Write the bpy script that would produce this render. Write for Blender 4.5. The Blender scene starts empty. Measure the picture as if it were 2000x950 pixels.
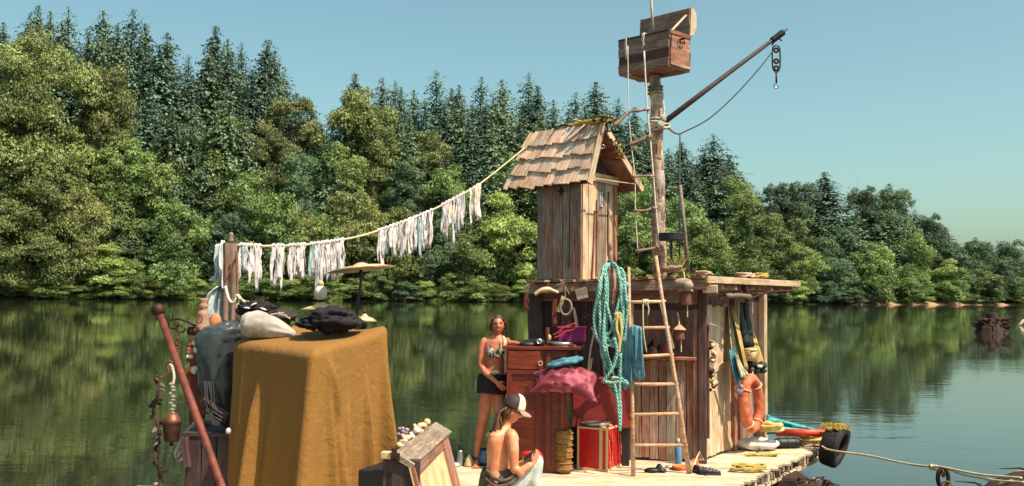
import bpy, math, random
import numpy as np
from mathutils import Vector, Matrix, Quaternion, noise
random.seed(7); rng = np.random.default_rng(7)
C = bpy.context.scene.collection
SC = bpy.context.scene
R = math.radians
V = Vector
# ------------------------------------------------------------------ camera, sky, sun, exposure
F, CX, CY, CAMZ, PITCH, ROLL = 1900.0, 1000.0, 475.0, 2.24, R(3.1), R(0.5)
cam_d = bpy.data.cameras.new('camera'); cam = bpy.data.objects.new('camera', cam_d); C.objects.link(cam)
cam_d.sensor_width = 36; cam_d.lens = 36*F/2000; cam_d.clip_start = .1; cam_d.clip_end = 8000
CR = Matrix.Rotation(R(90)+PITCH, 3, 'X') @ Matrix.Rotation(ROLL, 3, 'Z')
cam.matrix_world = Matrix.Translation((0, 0, CAMZ)) @ CR.to_4x4()
SC.camera = cam
W = bpy.data.worlds.new('World'); SC.world = W; W.use_nodes = True
nt = W.node_tree; bg = nt.nodes['Background']
sky = nt.nodes.new('ShaderNodeTexSky'); sky.sky_type = 'NISHITA'; sky.sun_disc = False
sky.sun_elevation = R(57); sky.sun_rotation = R(126); sky.air_density = 1.0; sky.dust_density = 2.6; sky.ozone_density = 1.0
mul = nt.nodes.new('ShaderNodeMix'); mul.data_type = 'RGBA'; mul.blend_type = 'MULTIPLY'; mul.inputs[0].default_value = 1
mul.inputs[7].default_value = (1.0, 1.235, 1.0, 1)
nt.links.new(sky.outputs[0], mul.inputs[6]); hsv = nt.nodes.new('ShaderNodeHueSaturation'); hsv.inputs['Saturation'].default_value = 1.0; nt.links.new(mul.outputs[2], hsv.inputs['Color']); nt.links.new(hsv.outputs[0], bg.inputs[0])
bg.inputs[1].default_value = 0.098
sun_d = bpy.data.lights.new('sun', 'SUN'); sun = bpy.data.objects.new('sun', sun_d); C.objects.link(sun)
sun_d.energy = 5.0; sun_d.angle = R(.5); sun_d.color = (1.0, .86, .68)
SUN = V((math.sin(R(126))*math.cos(R(57)), math.cos(R(126))*math.cos(R(57)), math.sin(R(57))))
sun.rotation_euler = SUN.to_track_quat('Z', 'Y').to_euler()
SC.view_settings.view_transform = 'Standard'; SC.view_settings.look = 'None'
SC.view_settings.exposure = 0.66; SC.view_settings.gamma = 1
try: SC.cycles.max_bounces = 6; SC.cycles.diffuse_bounces = 3; SC.cycles.glossy_bounces = 3; SC.cycles.transparent_max_bounces = 6; SC.cycles.volume_bounces = 0
except Exception: pass
# ------------------------------------------------------------------ helpers
DZ = 0.38                                              # deck height above the water (m)
def ray(x, y): return CR @ V(((x-CX)/F, -(y-CY)/F, -1))
def P(x, y, Y):
    d = ray(x, y); return V((0, 0, CAMZ)) + d*(Y/d.y)
def gp(x, y, z=DZ):
    d = ray(x, y); return V((0, 0, CAMZ)) + d*((z-CAMZ)/d.z)
def lin(h):
    h = h.lstrip('#'); c = [int(h[i:i+2], 16)/255 for i in (0, 2, 4)]
    return tuple(((u/12.92) if u < .04045 else ((u+.055)/1.055)**2.4) for u in c)
class MB:
    def __init__(s): s.v = []; s.f = []; s.uv = {}
    def add(s, vs, fs, uvs=None):
        b = len(s.v); s.v += [tuple(p) for p in vs]
        for i, f in enumerate(fs):
            if uvs: s.uv[len(s.f)] = uvs[i]
            s.f.append(tuple(b+k for k in f))
        return s
    def box(s, c, size, M=None):
        c = V(c); h = V(size)/2; vs = []
        for x in (-1, 1):
            for y in (-1, 1):
                for z in (-1, 1):
                    p = V((x*h.x, y*h.y, z*h.z)); vs.append(c+(M @ p if M else p))
        return s.add(vs, [(0,1,3,2),(4,6,7,5),(0,4,5,1),(2,3,7,6),(0,2,6,4),(1,5,7,3)])
    def prism(s, poly, off):
        n = len(poly); off = V(off); a = [V(p) for p in poly]
        return s.add(a+[p+off for p in a], [tuple(range(n))[::-1], tuple(range(n, 2*n))]+[(i, (i+1) % n, n+(i+1) % n, n+i) for i in range(n)])
    def tube(s, pts, r, n=8, flat=1.0, up=None, ends=True):
        pts = [V(p) for p in pts]; m = len(pts)
        rs = list(r) if isinstance(r, (list, tuple)) else [r]*m
        tg = [(pts[min(i+1, m-1)]-pts[max(i-1, 0)]).normalized() for i in range(m)]
        a = V(up) if up else (V((0, 0, 1)) if abs(tg[0].z) < .9 else V((0, 1, 0)))
        u = (a-tg[0]*a.dot(tg[0])).normalized(); vs = []; fs = []; uvs = []; L = 0; Ls = []
        for i in range(m):
            if i: L += (pts[i]-pts[i-1]).length
            Ls.append(L); u = (u-tg[i]*u.dot(tg[i]))
            u = u.normalized() if u.length > 1e-6 else tg[i].orthogonal().normalized()
            w = tg[i].cross(u)
            for k in range(n):
                an = 2*math.pi*k/n; vs.append(pts[i]+(u*math.cos(an)*flat+w*math.sin(an))*rs[i])
        for i in range(m-1):
            for k in range(n):
                k2 = (k+1) % n; fs.append((i*n+k, i*n+k2, (i+1)*n+k2, (i+1)*n+k))
                uvs.append(((Ls[i], k/n), (Ls[i], (k+1)/n), (Ls[i+1], (k+1)/n), (Ls[i+1], k/n)))
        if ends:
            fs.append(tuple(range(n))[::-1]); fs.append(tuple((m-1)*n+k for k in range(n)))
            uvs += [((0, 0),)*n, ((L, 0),)*n]
        return s.add(vs, fs, uvs)
    def lathe(s, prof, o=(0, 0, 0), n=16, M=None, sx=1, sy=1):
        o = V(o); vs = []; fs = []; m = len(prof)
        for r_, z in prof:
            for k in range(n):
                an = 2*math.pi*k/n; p = V((r_*math.cos(an)*sx, r_*math.sin(an)*sy, z)); vs.append(o+(M @ p if M else p))
        for i in range(m-1):
            for k in range(n): k2 = (k+1) % n; fs.append((i*n+k, i*n+k2, (i+1)*n+k2, (i+1)*n+k))
        fs.append(tuple(range(n))[::-1]); fs.append(tuple((m-1)*n+k for k in range(n)))
        return s.add(vs, fs)
    def ell(s, c, r_, M=None, n=14, m=9):
        if not isinstance(r_, (tuple, list)): r_ = (r_,)*3
        pr = [(max(math.sin(math.pi*i/m), .02), -math.cos(math.pi*i/m)) for i in range(m+1)]
        S = Matrix.Diagonal(V(r_)); return s.lathe(pr, c, n, (M @ S) if M else S)
    def torus(s, c, R_, r_, M=None, n=28, k=10, a0=0, a1=2*math.pi):
        pts = []; full = abs(a1-a0-2*math.pi) < 1e-6
        for i in range(n+1):
            a = a0+(a1-a0)*i/n; p = V((R_*math.cos(a), R_*math.sin(a), 0)); pts.append(V(c)+(M @ p if M else p))
        return s.tube(pts, r_, k, ends=not full, up=(M @ V((0, 0, 1)) if M else V((0, 0, 1))))
    def grid(s, G, close=False):
        m = len(G); n = len(G[0]); fs = []
        for i in range(m-1):
            for j in range(n if close else n-1):
                j2 = (j+1) % n; fs.append((i*n+j, i*n+j2, (i+1)*n+j2, (i+1)*n+j))
        return s.add([p for r_ in G for p in r_], fs)
ORG = {}
def tag(o, label=None, cat=None, group=None, kind=None):
    if label: o['label'] = label
    if cat: o['category'] = cat
    if group: o['group'] = group
    if kind: o['kind'] = kind
    return o
def thing(name, label, cat, loc, group=None):
    o = bpy.data.objects.new(name, None); C.objects.link(o); o.location = V(loc); o.empty_display_size = .1
    ORG[o.name] = V(loc); return tag(o, label, cat, group)
def obj(name, mb, mat, parent=None, smooth=False, solid=0, sub=0, remesh=0, bevel=0):
    vs = [V(p) for p in mb.v]
    if parent: o0 = ORG[parent.name]
    else:
        xs = [p.x for p in vs]; ys = [p.y for p in vs]; o0 = V(((min(xs)+max(xs))/2, (min(ys)+max(ys))/2, min(p.z for p in vs)))
    me = bpy.data.meshes.new(name); me.from_pydata([tuple(p-o0) for p in vs], [], mb.f)
    if mb.uv:
        L = me.uv_layers.new(name='UVMap').data
        for i, u in mb.uv.items():
            for k, li in enumerate(me.polygons[i].loop_indices): L[li].uv = u[k]
    me.materials.append(mat)
    if smooth: me.polygons.foreach_set('use_smooth', [True]*len(me.polygons))
    o = bpy.data.objects.new(name, me); C.objects.link(o)
    if parent: o.parent = parent
    else: o.location = o0
    ORG[o.name] = o0
    if solid: m = o.modifiers.new('solid', 'SOLIDIFY'); m.thickness = solid; m.offset = 0
    if remesh: m = o.modifiers.new('remesh', 'REMESH'); m.mode = 'VOXEL'; m.voxel_size = remesh; m.use_smooth_shade = True; m = o.modifiers.new('smooth', 'SMOOTH'); m.iterations = 4; m.factor = .6
    if bevel: m = o.modifiers.new('bevel', 'BEVEL'); m.width = bevel; m.segments = 2
    if sub: m = o.modifiers.new('sub', 'SUBSURF'); m.levels = m.render_levels = sub
    return o
PLK = {}
def board_mesh(L, Wd, T, rag=.004, taper=0, key=None):
    """a board along local X with chamfered long edges and slightly worn ends"""
    c = min(T, Wd)*.12; vs = []; fs = []
    prof = [(-.5, -.5, 0, c), (-.5, .5, 0, -c), (-.5, .5, c, 0), (.5, .5, -c, 0), (.5, .5, 0, -c), (.5, -.5, 0, c), (.5, -.5, -c, 0), (-.5, -.5, c, 0)]
    for i in range(3):
        x = (i/2-.5)*L; k = 1-taper*(i/2); jy = random.uniform(-rag, rag); jz = random.uniform(-rag, rag)*.5
        ex = random.uniform(-rag, rag)*3
        for a, b, dy, dz in prof:
            vs.append((x+(0 if i == 1 else random.uniform(-rag, rag)*1.5+ex), a*Wd*k+dy+jy, b*T+dz+jz))
    for i in range(2):
        for k in range(8): k2 = (k+1) % 8; fs.append((i*8+k, (i+1)*8+k, (i+1)*8+k2, i*8+k2))
    fs.append(tuple(range(8))); fs.append(tuple(16+k for k in range(8))[::-1])
    return vs, fs
def plank(name, p0, p1, wd, th, nrm, mat, parent=None, rag=.004, taper=0, label=None):
    p0, p1, nrm = V(p0), V(p1), V(nrm)
    X = (p1-p0); L = X.length; X.normalize(); Z = (nrm-X*nrm.dot(X)).normalized(); Y = Z.cross(X)
    vs, fs = board_mesh(L, wd, th, rag, taper)
    me = bpy.data.meshes.new(name); me.from_pydata(vs, [], fs); me.materials.append(mat)
    o = bpy.data.objects.new(name, me); C.objects.link(o)
    M = Matrix((X, Y, Z)).transposed().to_4x4(); mid = (p0+p1)/2
    if parent: o.parent = parent; M.translation = mid-ORG[parent.name]
    else: M.translation = mid
    o.matrix_basis = M; ORG[o.name] = mid
    if label: o['label'] = label
    return o
def bez(pts, n=8):
    """smooth curve through the points (Catmull-Rom)"""
    pts = [V(p) for p in pts]; q = [pts[0]*2-pts[1]]+pts+[pts[-1]*2-pts[-2]]; out = []
    for i in range(1, len(q)-2):
        for k in range(n):
            t = k/n; a, b, c, d = q[i-1], q[i], q[i+1], q[i+2]
            out.append(.5*((2*b)+(c-a)*t+(2*a-5*b+4*c-d)*t*t+(3*b-a-3*c+d)*t*t*t))
    return out+[pts[-1]]
# ------------------------------------------------------------------ materials
MT = {}
def newmat(name):
    m = bpy.data.materials.new(name); m.use_nodes = True; return m, m.node_tree, m.node_tree.nodes['Principled BSDF']
def N(t, k, **kw):
    n = t.nodes.new('ShaderNode'+k)
    for a, b in kw.items(): setattr(n, a, b)
    return n
def ramp(t, stops):
    r_ = N(t, 'ValToRGB'); e = r_.color_ramp.elements
    while len(e) < len(stops): e.new(.5)
    for k, (p, c) in enumerate(stops): e[k].position = p; e[k].color = (*c[:3], 1)
    return r_
def wood(name, c1, c2, grain=1.0, rough=.75, bump=.35, var=.35, weather=.55):
    m, t, b = newmat(name); c1 = lin(c1); c2 = lin(c2)
    tc = N(t, 'TexCoord'); oi = N(t, 'ObjectInfo'); add = N(t, 'VectorMath', operation='ADD'); sc = N(t, 'VectorMath', operation='SCALE')
    cmb = N(t, 'CombineXYZ'); 
    for k in range(3): t.links.new(oi.outputs['Random'], cmb.inputs[k])
    sc.inputs[3].default_value = 37; t.links.new(cmb.outputs[0], sc.inputs[0])
    t.links.new(tc.outputs['Object'], add.inputs[0]); t.links.new(sc.outputs[0], add.inputs[1])
    mp = N(t, 'Mapping'); mp.inputs['Scale'].default_value = (2.2*grain, 26*grain, 26*grain); t.links.new(add.outputs[0], mp.inputs[0])
    n1 = N(t, 'TexNoise'); n1.inputs['Scale'].default_value = 1.6; n1.inputs['Detail'].default_value = 7; n1.inputs['Roughness'].default_value = .68; n1.inputs['Distortion'].default_value = .5
    t.links.new(mp.outputs[0], n1.inputs['Vector'])
    n2 = N(t, 'TexNoise'); n2.inputs['Scale'].default_value = 5; n2.inputs['Detail'].default_value = 4; t.links.new(add.outputs[0], n2.inputs['Vector'])
    r1 = ramp(t, [(.28, tuple(x*.55 for x in c1)), (.45, c1), (.68, c2)]); t.links.new(n1.outputs[0], r1.inputs[0])
    mx = N(t, 'Mix', data_type='RGBA', blend_type='MULTIPLY'); mx.inputs[0].default_value = 1
    r2 = ramp(t, [(.3, (.82, .79, .77)), (.62, (1.18, 1.16, 1.14))]); t.links.new(n2.outputs[0], r2.inputs[0])
    t.links.new(r1.outputs[0], mx.inputs[6]); t.links.new(r2.outputs[0], mx.inputs[7])
    n3 = N(t, 'TexNoise'); n3.inputs['Scale'].default_value = 2.6; n3.inputs['Detail'].default_value = 5; n3.inputs['Roughness'].default_value = .7; t.links.new(add.outputs[0], n3.inputs['Vector'])
    gf = N(t, 'MapRange'); gf.inputs[1].default_value = .45; gf.inputs[2].default_value = .68; gf.inputs[4].default_value = weather; t.links.new(n3.outputs[0], gf.inputs[0]); gm = N(t, 'Mix', data_type='RGBA'); gy = sum(c2)/3; gm.inputs[7].default_value = (gy*1.04, gy*.98, gy*.92, 1); t.links.new(gf.outputs[0], gm.inputs[0]); t.links.new(mx.outputs[2], gm.inputs[6])
    hs = N(t, 'HueSaturation'); t.links.new(gm.outputs[2], hs.inputs['Color'])
    mr = N(t, 'MapRange'); mr.inputs[3].default_value = 1-var; mr.inputs[4].default_value = 1+var; t.links.new(oi.outputs['Random'], mr.inputs[0]); t.links.new(mr.outputs[0], hs.inputs['Value'])
    t.links.new(hs.outputs[0], b.inputs['Base Color']); b.inputs['Roughness'].default_value = rough
    bp = N(t, 'Bump'); bp.inputs['Strength'].default_value = bump; bp.inputs['Distance'].default_value = .01
    t.links.new(n1.outputs[0], bp.inputs['Height']); t.links.new(bp.outputs[0], b.inputs['Normal']); MT[name] = m; return m
def plain(name, c1, c2=None, scale=6, rough=.7, metal=0, bump=.2, detail=5, dist=.01, coord='Object', trans=0, contrast=(.35, .65), sheen=0):
    m, t, b = newmat(name); c1 = lin(c1); c2 = lin(c2) if c2 else tuple(x*1.35 for x in c1)
    tc = N(t, 'TexCoord'); n1 = N(t, 'TexNoise'); n1.inputs['Scale'].default_value = scale; n1.inputs['Detail'].default_value = detail; n1.inputs['Roughness'].default_value = .62
    t.links.new(tc.outputs[coord], n1.inputs['Vector']); r1 = ramp(t, [(contrast[0], c1), (contrast[1], c2)])
    t.links.new(n1.outputs[0], r1.inputs[0]); t.links.new(r1.outputs[0], b.inputs['Base Color'])
    b.inputs['Roughness'].default_value = rough; b.inputs['Metallic'].default_value = metal
    if sheen: b.inputs['Sheen Weight'].default_value = sheen
    bp = N(t, 'Bump'); bp.inputs['Strength'].default_value = bump; bp.inputs['Distance'].default_value = dist
    t.links.new(n1.outputs[0], bp.inputs['Height']); t.links.new(bp.outputs[0], b.inputs['Normal'])
    if trans: b.inputs['Transmission Weight'].default_value = trans
    MT[name] = m; return m
def rope_mat(name, c1, c2, pitch=60, rough=.7):
    m, t, b = newmat(name); tc = N(t, 'TexCoord'); sp = N(t, 'SeparateXYZ'); t.links.new(tc.outputs['UV'], sp.inputs[0])
    m1 = N(t, 'Math', operation='MULTIPLY'); m1.inputs[1].default_value = pitch; t.links.new(sp.outputs[0], m1.inputs[0])
    m2 = N(t, 'Math', operation='MULTIPLY_ADD'); m2.inputs[1].default_value = 3; t.links.new(sp.outputs[1], m2.inputs[0]); t.links.new(m1.outputs[0], m2.inputs[2])
    fr = N(t, 'Math', operation='PINGPONG'); fr.inputs[1].default_value = .5; t.links.new(m2.outputs[0], fr.inputs[0])
    ns = N(t, 'TexNoise'); ns.inputs['Scale'].default_value = 22; ns.inputs['Detail'].default_value = 3; t.links.new(tc.outputs['Object'], ns.inputs['Vector'])
    ad = N(t, 'Math', operation='MULTIPLY_ADD'); ad.inputs[1].default_value = .9; t.links.new(fr.outputs[0], ad.inputs[0]); t.links.new(ns.outputs[0], ad.inputs[2])
    r1 = ramp(t, [(.42, lin(c1)), (.85, lin(c2))]); t.links.new(ad.outputs[0], r1.inputs[0]); t.links.new(r1.outputs[0], b.inputs['Base Color'])
    b.inputs['Roughness'].default_value = rough; bp = N(t, 'Bump'); bp.inputs['Strength'].default_value = .9; bp.inputs['Distance'].default_value = .012
    t.links.new(fr.outputs[0], bp.inputs['Height']); t.links.new(bp.outputs[0], b.inputs['Normal']); MT[name] = m; return m
def leafmat(name, c1, c2, tr=.13):
    m, t, b = newmat(name); oi = N(t, 'ObjectInfo'); ca = N(t, 'Attribute', attribute_name='tint')
    mx = N(t, 'Mix', data_type='RGBA'); mx.inputs[6].default_value = (*lin(c1), 1); mx.inputs[7].default_value = (*lin(c2), 1); t.links.new(ca.outputs['Fac'], mx.inputs[0])
    hs = N(t, 'HueSaturation'); t.links.new(mx.outputs[2], hs.inputs['Color'])
    mr = N(t, 'MapRange'); hs.inputs['Saturation'].default_value = .9; mr.inputs[3].default_value = .64; mr.inputs[4].default_value = 1.22; t.links.new(oi.outputs['Random'], mr.inputs[0]); t.links.new(mr.outputs[0], hs.inputs['Value'])
    mr2 = N(t, 'MapRange'); mr2.inputs[3].default_value = .485; mr2.inputs[4].default_value = .515; 
    fr = N(t, 'Math', operation='FRACT'); ml = N(t, 'Math', operation='MULTIPLY'); ml.inputs[1].default_value = 13.7
    t.links.new(oi.outputs['Random'], ml.inputs[0]); t.links.new(ml.outputs[0], fr.inputs[0]); t.links.new(fr.outputs[0], mr2.inputs[0]); t.links.new(mr2.outputs[0], hs.inputs['Hue'])
    t.links.new(hs.outputs[0], b.inputs['Base Color']); b.inputs['Roughness'].default_value = .55
    tl = N(t, 'BsdfTranslucent'); t.links.new(hs.outputs[0], tl.inputs[0]); ms = N(t, 'MixShader'); ms.inputs[0].default_value = tr
    out = t.nodes['Material Output']; t.links.new(b.outputs[0], ms.inputs[1]); t.links.new(tl.outputs[0], ms.inputs[2]); t.links.new(ms.outputs[0], out.inputs[0])
    MT[name] = m; return m
wood('deck', '#ab967a', '#d8c4a2', grain=.8, var=.12, bump=.2)
wood('greywood', '#6e5c50', '#a08c78', var=.25)
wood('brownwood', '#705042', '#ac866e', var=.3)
wood('darkwood', '#342022', '#5c3a36', var=.3)
wood('redwood', '#754636', '#ae7254', var=.25)
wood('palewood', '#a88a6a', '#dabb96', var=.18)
wood('shingle', '#b08a70', '#e8c4a2', var=.28, bump=.6)
wood('mahogany', '#5e2214', '#8c3822', weather=.08, var=.12, rough=.42, bump=.12)
wood('pole', '#a07858', '#d8b08a', var=.1)
wood('bark', '#866a5c', '#d6b8a0', grain=.5, bump=.9, var=.1)
wood('terra', '#a8683c', '#bf7e48', var=.1)
plain('black', '#0c0a0e', '#1a171c', rough=.55)
plain('rubber', '#17151a', '#2a262a', rough=.8, scale=30)
plain('iron', '#2a1a16', '#4c2c1e', rough=.65, metal=.5, scale=25)
plain('rust', '#54241a', '#7c3c26', rough=.7, metal=.1, scale=16)
plain('steel', '#8d8f90', '#b4b6b6', rough=.35, metal=.8)
plain('brass', '#b09068', '#d8bc90', rough=.5, metal=.25, scale=4, bump=.05)
plain('white', '#b9b2aa', '#dcd6cc', rough=.8, scale=12)
plain('rag', '#b0a6ac', '#ece2e0', rough=.9, scale=14)
plain('ragblue', '#7c98a0', '#b4c6c8', rough=.9, scale=14)
plain('ragyellow', '#bda878', '#d9c89c', rough=.9, scale=14)
plain('blanket', '#6e4a1c', '#94682c', rough=.95, scale=190, bump=.6, dist=.004, detail=3)
plain('greybag', '#25292c', '#4a5155', rough=.3, scale=5, bump=.3, dist=.03)
plain('clearbag', '#8ea0a6', '#d4dcdc', rough=.25, scale=9, bump=.6, dist=.03)
plain('blackcloth', '#0e0a10', '#221a22', rough=.95, scale=20, bump=.6); plain('shellfan', '#8c847c', '#b6aca4', rough=.7, scale=7)
plain('clay', '#b0562a', '#cc7440', rough=.75, scale=10)
plain('pink', '#6e2032', '#a05260', rough=.85, scale=4.5, contrast=(.50, .56), bump=.05)  # crimson cloth; the paler pink patches are dappled sun put into the colour
plain('magenta', '#7a1450', '#9a2266', rough=.7)
plain('redtrunk', '#a81418', '#c81e20', rough=.35, scale=5, bump=.08)
plain('darkred', '#6e1a18', '#902824', rough=.6, scale=7)
plain('cream', '#b89468', '#d8bc92', rough=.6)
plain('wicker', '#6e4820', '#a0763a', rough=.8, scale=60, bump=.8)
plain('teal', '#2a7c82', '#3ca6a6', rough=.55, scale=3)
plain('denim', '#3c6c80', '#6898a6', rough=.85, scale=6)
plain('orange', '#a8482e', '#d67c58', rough=.75, scale=9, contrast=(.4, .6))
plain('redpaint', '#b02c18', '#cc4424', rough=.5)
plain('yellowcloth', '#a8843a', '#d6c080', rough=.85, scale=8)
plain('sailcloth', '#a49a80', '#d8d0b4', rough=.85, scale=5)
plain('bluecloth', '#1e566c', '#5a96a8', rough=.8, scale=9)
plain('copper', '#5a3428', '#8a5a44', rough=.5, metal=.5, scale=10)
plain('straw', '#8f7a34', '#c0a858', rough=.9, scale=30)
plain('rootbrown', '#1e100e', '#42241a', rough=.9, scale=14, bump=.8)
plain('bluejug', '#3c6c94', '#5c8cae', rough=.4)
plain('greencloth', '#39493a', '#56664e', rough=.9, scale=20)
plain('violet', '#6a5670', '#a08ca0', rough=.7, scale=20)
rope_mat('tealrope', '#1c5f62', '#86b8ac', 26); rope_mat('whiterope', '#a89c8a', '#e0d8c8', 60)
rope_mat('yellowrope', '#a8853c', '#dcc07c', 60); rope_mat('darkrope', '#28262a', '#4a4a4c', 60); rope_mat('brownrope', '#5c3c26', '#8c6444', 60); rope_mat('palerope', '#b09c70', '#e0d0a4', 50)
M = MT
t = MT['blanket'].node_tree; b = t.nodes['Principled BSDF']; n2 = N(t, 'TexNoise'); n2.inputs['Scale'].default_value = 9; n2.inputs['Detail'].default_value = 4; n2.inputs['Distortion'].default_value = 1.2
b2 = N(t, 'Bump'); b2.inputs['Strength'].default_value = .55; b2.inputs['Distance'].default_value = .02; t.links.new(n2.outputs[0], b2.inputs['Height']); t.links.new([n for n in t.nodes if n.type == 'BUMP' and n != b2][0].outputs[0], b2.inputs['Normal']); t.links.new(b2.outputs[0], b.inputs['Normal']); t.links.new([n for n in t.nodes if n.type == 'TEX_COORD'][0].outputs['Object'], n2.inputs['Vector'])
# ------------------------------------------------------------------ water
def water():
    m, t, b = newmat('water'); tc = N(t, 'TexCoord')
    b.inputs['Base Color'].default_value = (.022, .028, .014, 1); b.inputs['Roughness'].default_value = .03; b.inputs['IOR'].default_value = 1.45
    b.inputs['Specular Tint'].default_value = (1, 1, 1, 1)
    h = None
    for sc, rx, ry, st in ((1.0, .35, .8, .5), (1.0, 1.6, 4.0, .22), (1.0, .05, .10, 1.2)):
        mp = N(t, 'Mapping'); mp.inputs['Scale'].default_value = (rx, ry, 1); t.links.new(tc.outputs['Object'], mp.inputs[0])
        n = N(t, 'TexNoise'); n.inputs['Scale'].default_value = sc; n.inputs['Detail'].default_value = 3; n.inputs['Distortion'].default_value = .6; t.links.new(mp.outputs[0], n.inputs['Vector'])
        k = N(t, 'Math', operation='MULTIPLY'); k.inputs[1].default_value = st; t.links.new(n.outputs[0], k.inputs[0])
        if h: a = N(t, 'Math', operation='ADD'); t.links.new(h.outputs[0], a.inputs[0]); t.links.new(k.outputs[0], a.inputs[1]); h = a
        else: h = k
    # patches of wind-ruffled water
    mp = N(t, 'Mapping'); mp.inputs['Scale'].default_value = (.02, .05, 1); mp.inputs['Location'].default_value = (3.1, .4, 0); t.links.new(tc.outputs['Object'], mp.inputs[0])
    n = N(t, 'TexNoise'); n.inputs['Scale'].default_value = 1; n.inputs['Detail'].default_value = 2; t.links.new(mp.outputs[0], n.inputs['Vector'])
    r_ = N(t, 'MapRange'); r_.inputs[1].default_value = .45; r_.inputs[2].default_value = .68; r_.inputs[3].default_value = .028; r_.inputs[4].default_value = .15; t.links.new(n.outputs[0], r_.inputs[0])
    bp = N(t, 'Bump'); bp.inputs['Distance'].default_value = .10; t.links.new(r_.outputs[0], bp.inputs['Strength']); t.links.new(h.outputs[0], bp.inputs['Height']); t.links.new(bp.outputs[0], b.inputs['Normal'])
    mb = MB(); mb.add([(-1500, -300, 0), (1500, -300, 0), (1500, 1500, 0), (-1500, 1500, 0)], [(0, 1, 2, 3)])
    tag(obj('water', mb, m), kind='structure')
water()
# ------------------------------------------------------------------ far bank and hill
XB = [-1400, -600, 0, 500, 900, 1300, 1600, 2000, 2500, 3400]; DB = [240, 265, 285, 310, 335, 335, 350, 430, 560, 800]
def bankD(x): return float(np.interp(x, XB, DB))
HX = [-1400, 0, 600, 1000, 1300, 1600, 2000, 3400]; HH = [34, 34, 26, 24, 20, 12, 4, 3]
def groundz(x, off):
    if off < 0: return -.6
    if off < 4: return -.1+off*.22
    h = float(np.interp(x, HX, HH)); return .8+h*(1-math.exp(-(off-4)/45.0))
def far(x, off): D = bankD(x)+off; return V(((x-1000)/F*D, D, groundz(x, off)))
G = []
for off in (-3, 0, 1.5, 4, 8, 14, 22, 32, 45, 62, 85, 115, 160, 300, 700):
    G.append([far(x, off)+V((0, 0, random.uniform(-.15, .15) if off >= 0 and off > 1 else (.02*math.sin(x*.05)))) for x in range(-1400, 3401, 40)])
mb = MB(); mb.grid(G)
mg, t, b = newmat('bank'); tc = N(t, 'TexCoord'); n1 = N(t, 'TexNoise'); n1.inputs['Scale'].default_value = .35; n1.inputs['Detail'].default_value = 6; t.links.new(tc.outputs['Object'], n1.inputs['Vector'])
r_ = ramp(t, [(.35, lin('#2c2a18')), (.5, lin('#4a4424')), (.7, lin('#6c5634'))]); t.links.new(n1.outputs[0], r_.inputs[0])
sp = N(t, 'SeparateXYZ'); ge = N(t, 'NewGeometry'); t.links.new(ge.outputs['Position'], sp.inputs[0]); mr = N(t, 'MapRange'); mr.inputs[1].default_value = 1.0; mr.inputs[2].default_value = 1.9; t.links.new(sp.outputs[2], mr.inputs[0])
mx = N(t, 'Mix', data_type='RGBA'); mx.inputs[6].default_value = (*lin('#9c7a60'), 1); mq = N(t, 'Mix', data_type='RGBA'); mq.inputs[6].default_value = (*lin('#2a2016'), 1); mq.inputs[7].default_value = (*lin('#9c7a60'), 1); mz = N(t, 'MapRange'); mz.inputs[1].default_value = 135; mz.inputs[2].default_value = 150; t.links.new(sp.outputs[0], mz.inputs[0]); t.links.new(mz.outputs[0], mq.inputs[0]); t.links.new(mq.outputs[2], mx.inputs[6]); t.links.new(mr.outputs[0], mx.inputs[0]); t.links.new(r_.outputs[0], mx.inputs[7]); t.links.new(mx.outputs[2], b.inputs['Base Color']); b.inputs['Roughness'].default_value = .95
tag(obj('riverbank', mb, mg, smooth=True), kind='structure')
# ------------------------------------------------------------------ trees
def leafmesh(name, cen, nrm, size, tint, mat, aspect=1.0):
    """many small bent leaf clumps: one quad each, numpy built"""
    n = len(cen); nrm = nrm/np.linalg.norm(nrm, axis=1, keepdims=True)
    a = rng.normal(size=(n, 3)); u = np.cross(nrm, a); u /= np.linalg.norm(u, axis=1, keepdims=True)+1e-9; w = np.cross(nrm, u)
    s = size[:, None]; q = np.stack([cen-u*s*aspect-w*s*.3, cen+w*s*-.9+nrm*s*.25, cen+u*s*aspect+w*s*.25, cen+w*s*.95-nrm*s*.2], 1)
    me = bpy.data.meshes.new(name); me.vertices.add(4*n); me.vertices.foreach_set('co', q.reshape(-1).astype(np.float32))
    me.loops.add(4*n); me.loops.foreach_set('vertex_index', np.arange(4*n, dtype=np.int32)); me.polygons.add(n)
    me.polygons.foreach_set('loop_start', np.arange(0, 4*n, 4, dtype=np.int32)); me.update(calc_edges=True)
    at = me.attributes.new('tint', 'FLOAT', 'FACE'); at.data.foreach_set('value', np.clip(tint, 0, 1).astype(np.float32)); me.materials.append(mat); me.update(); return me
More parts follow.
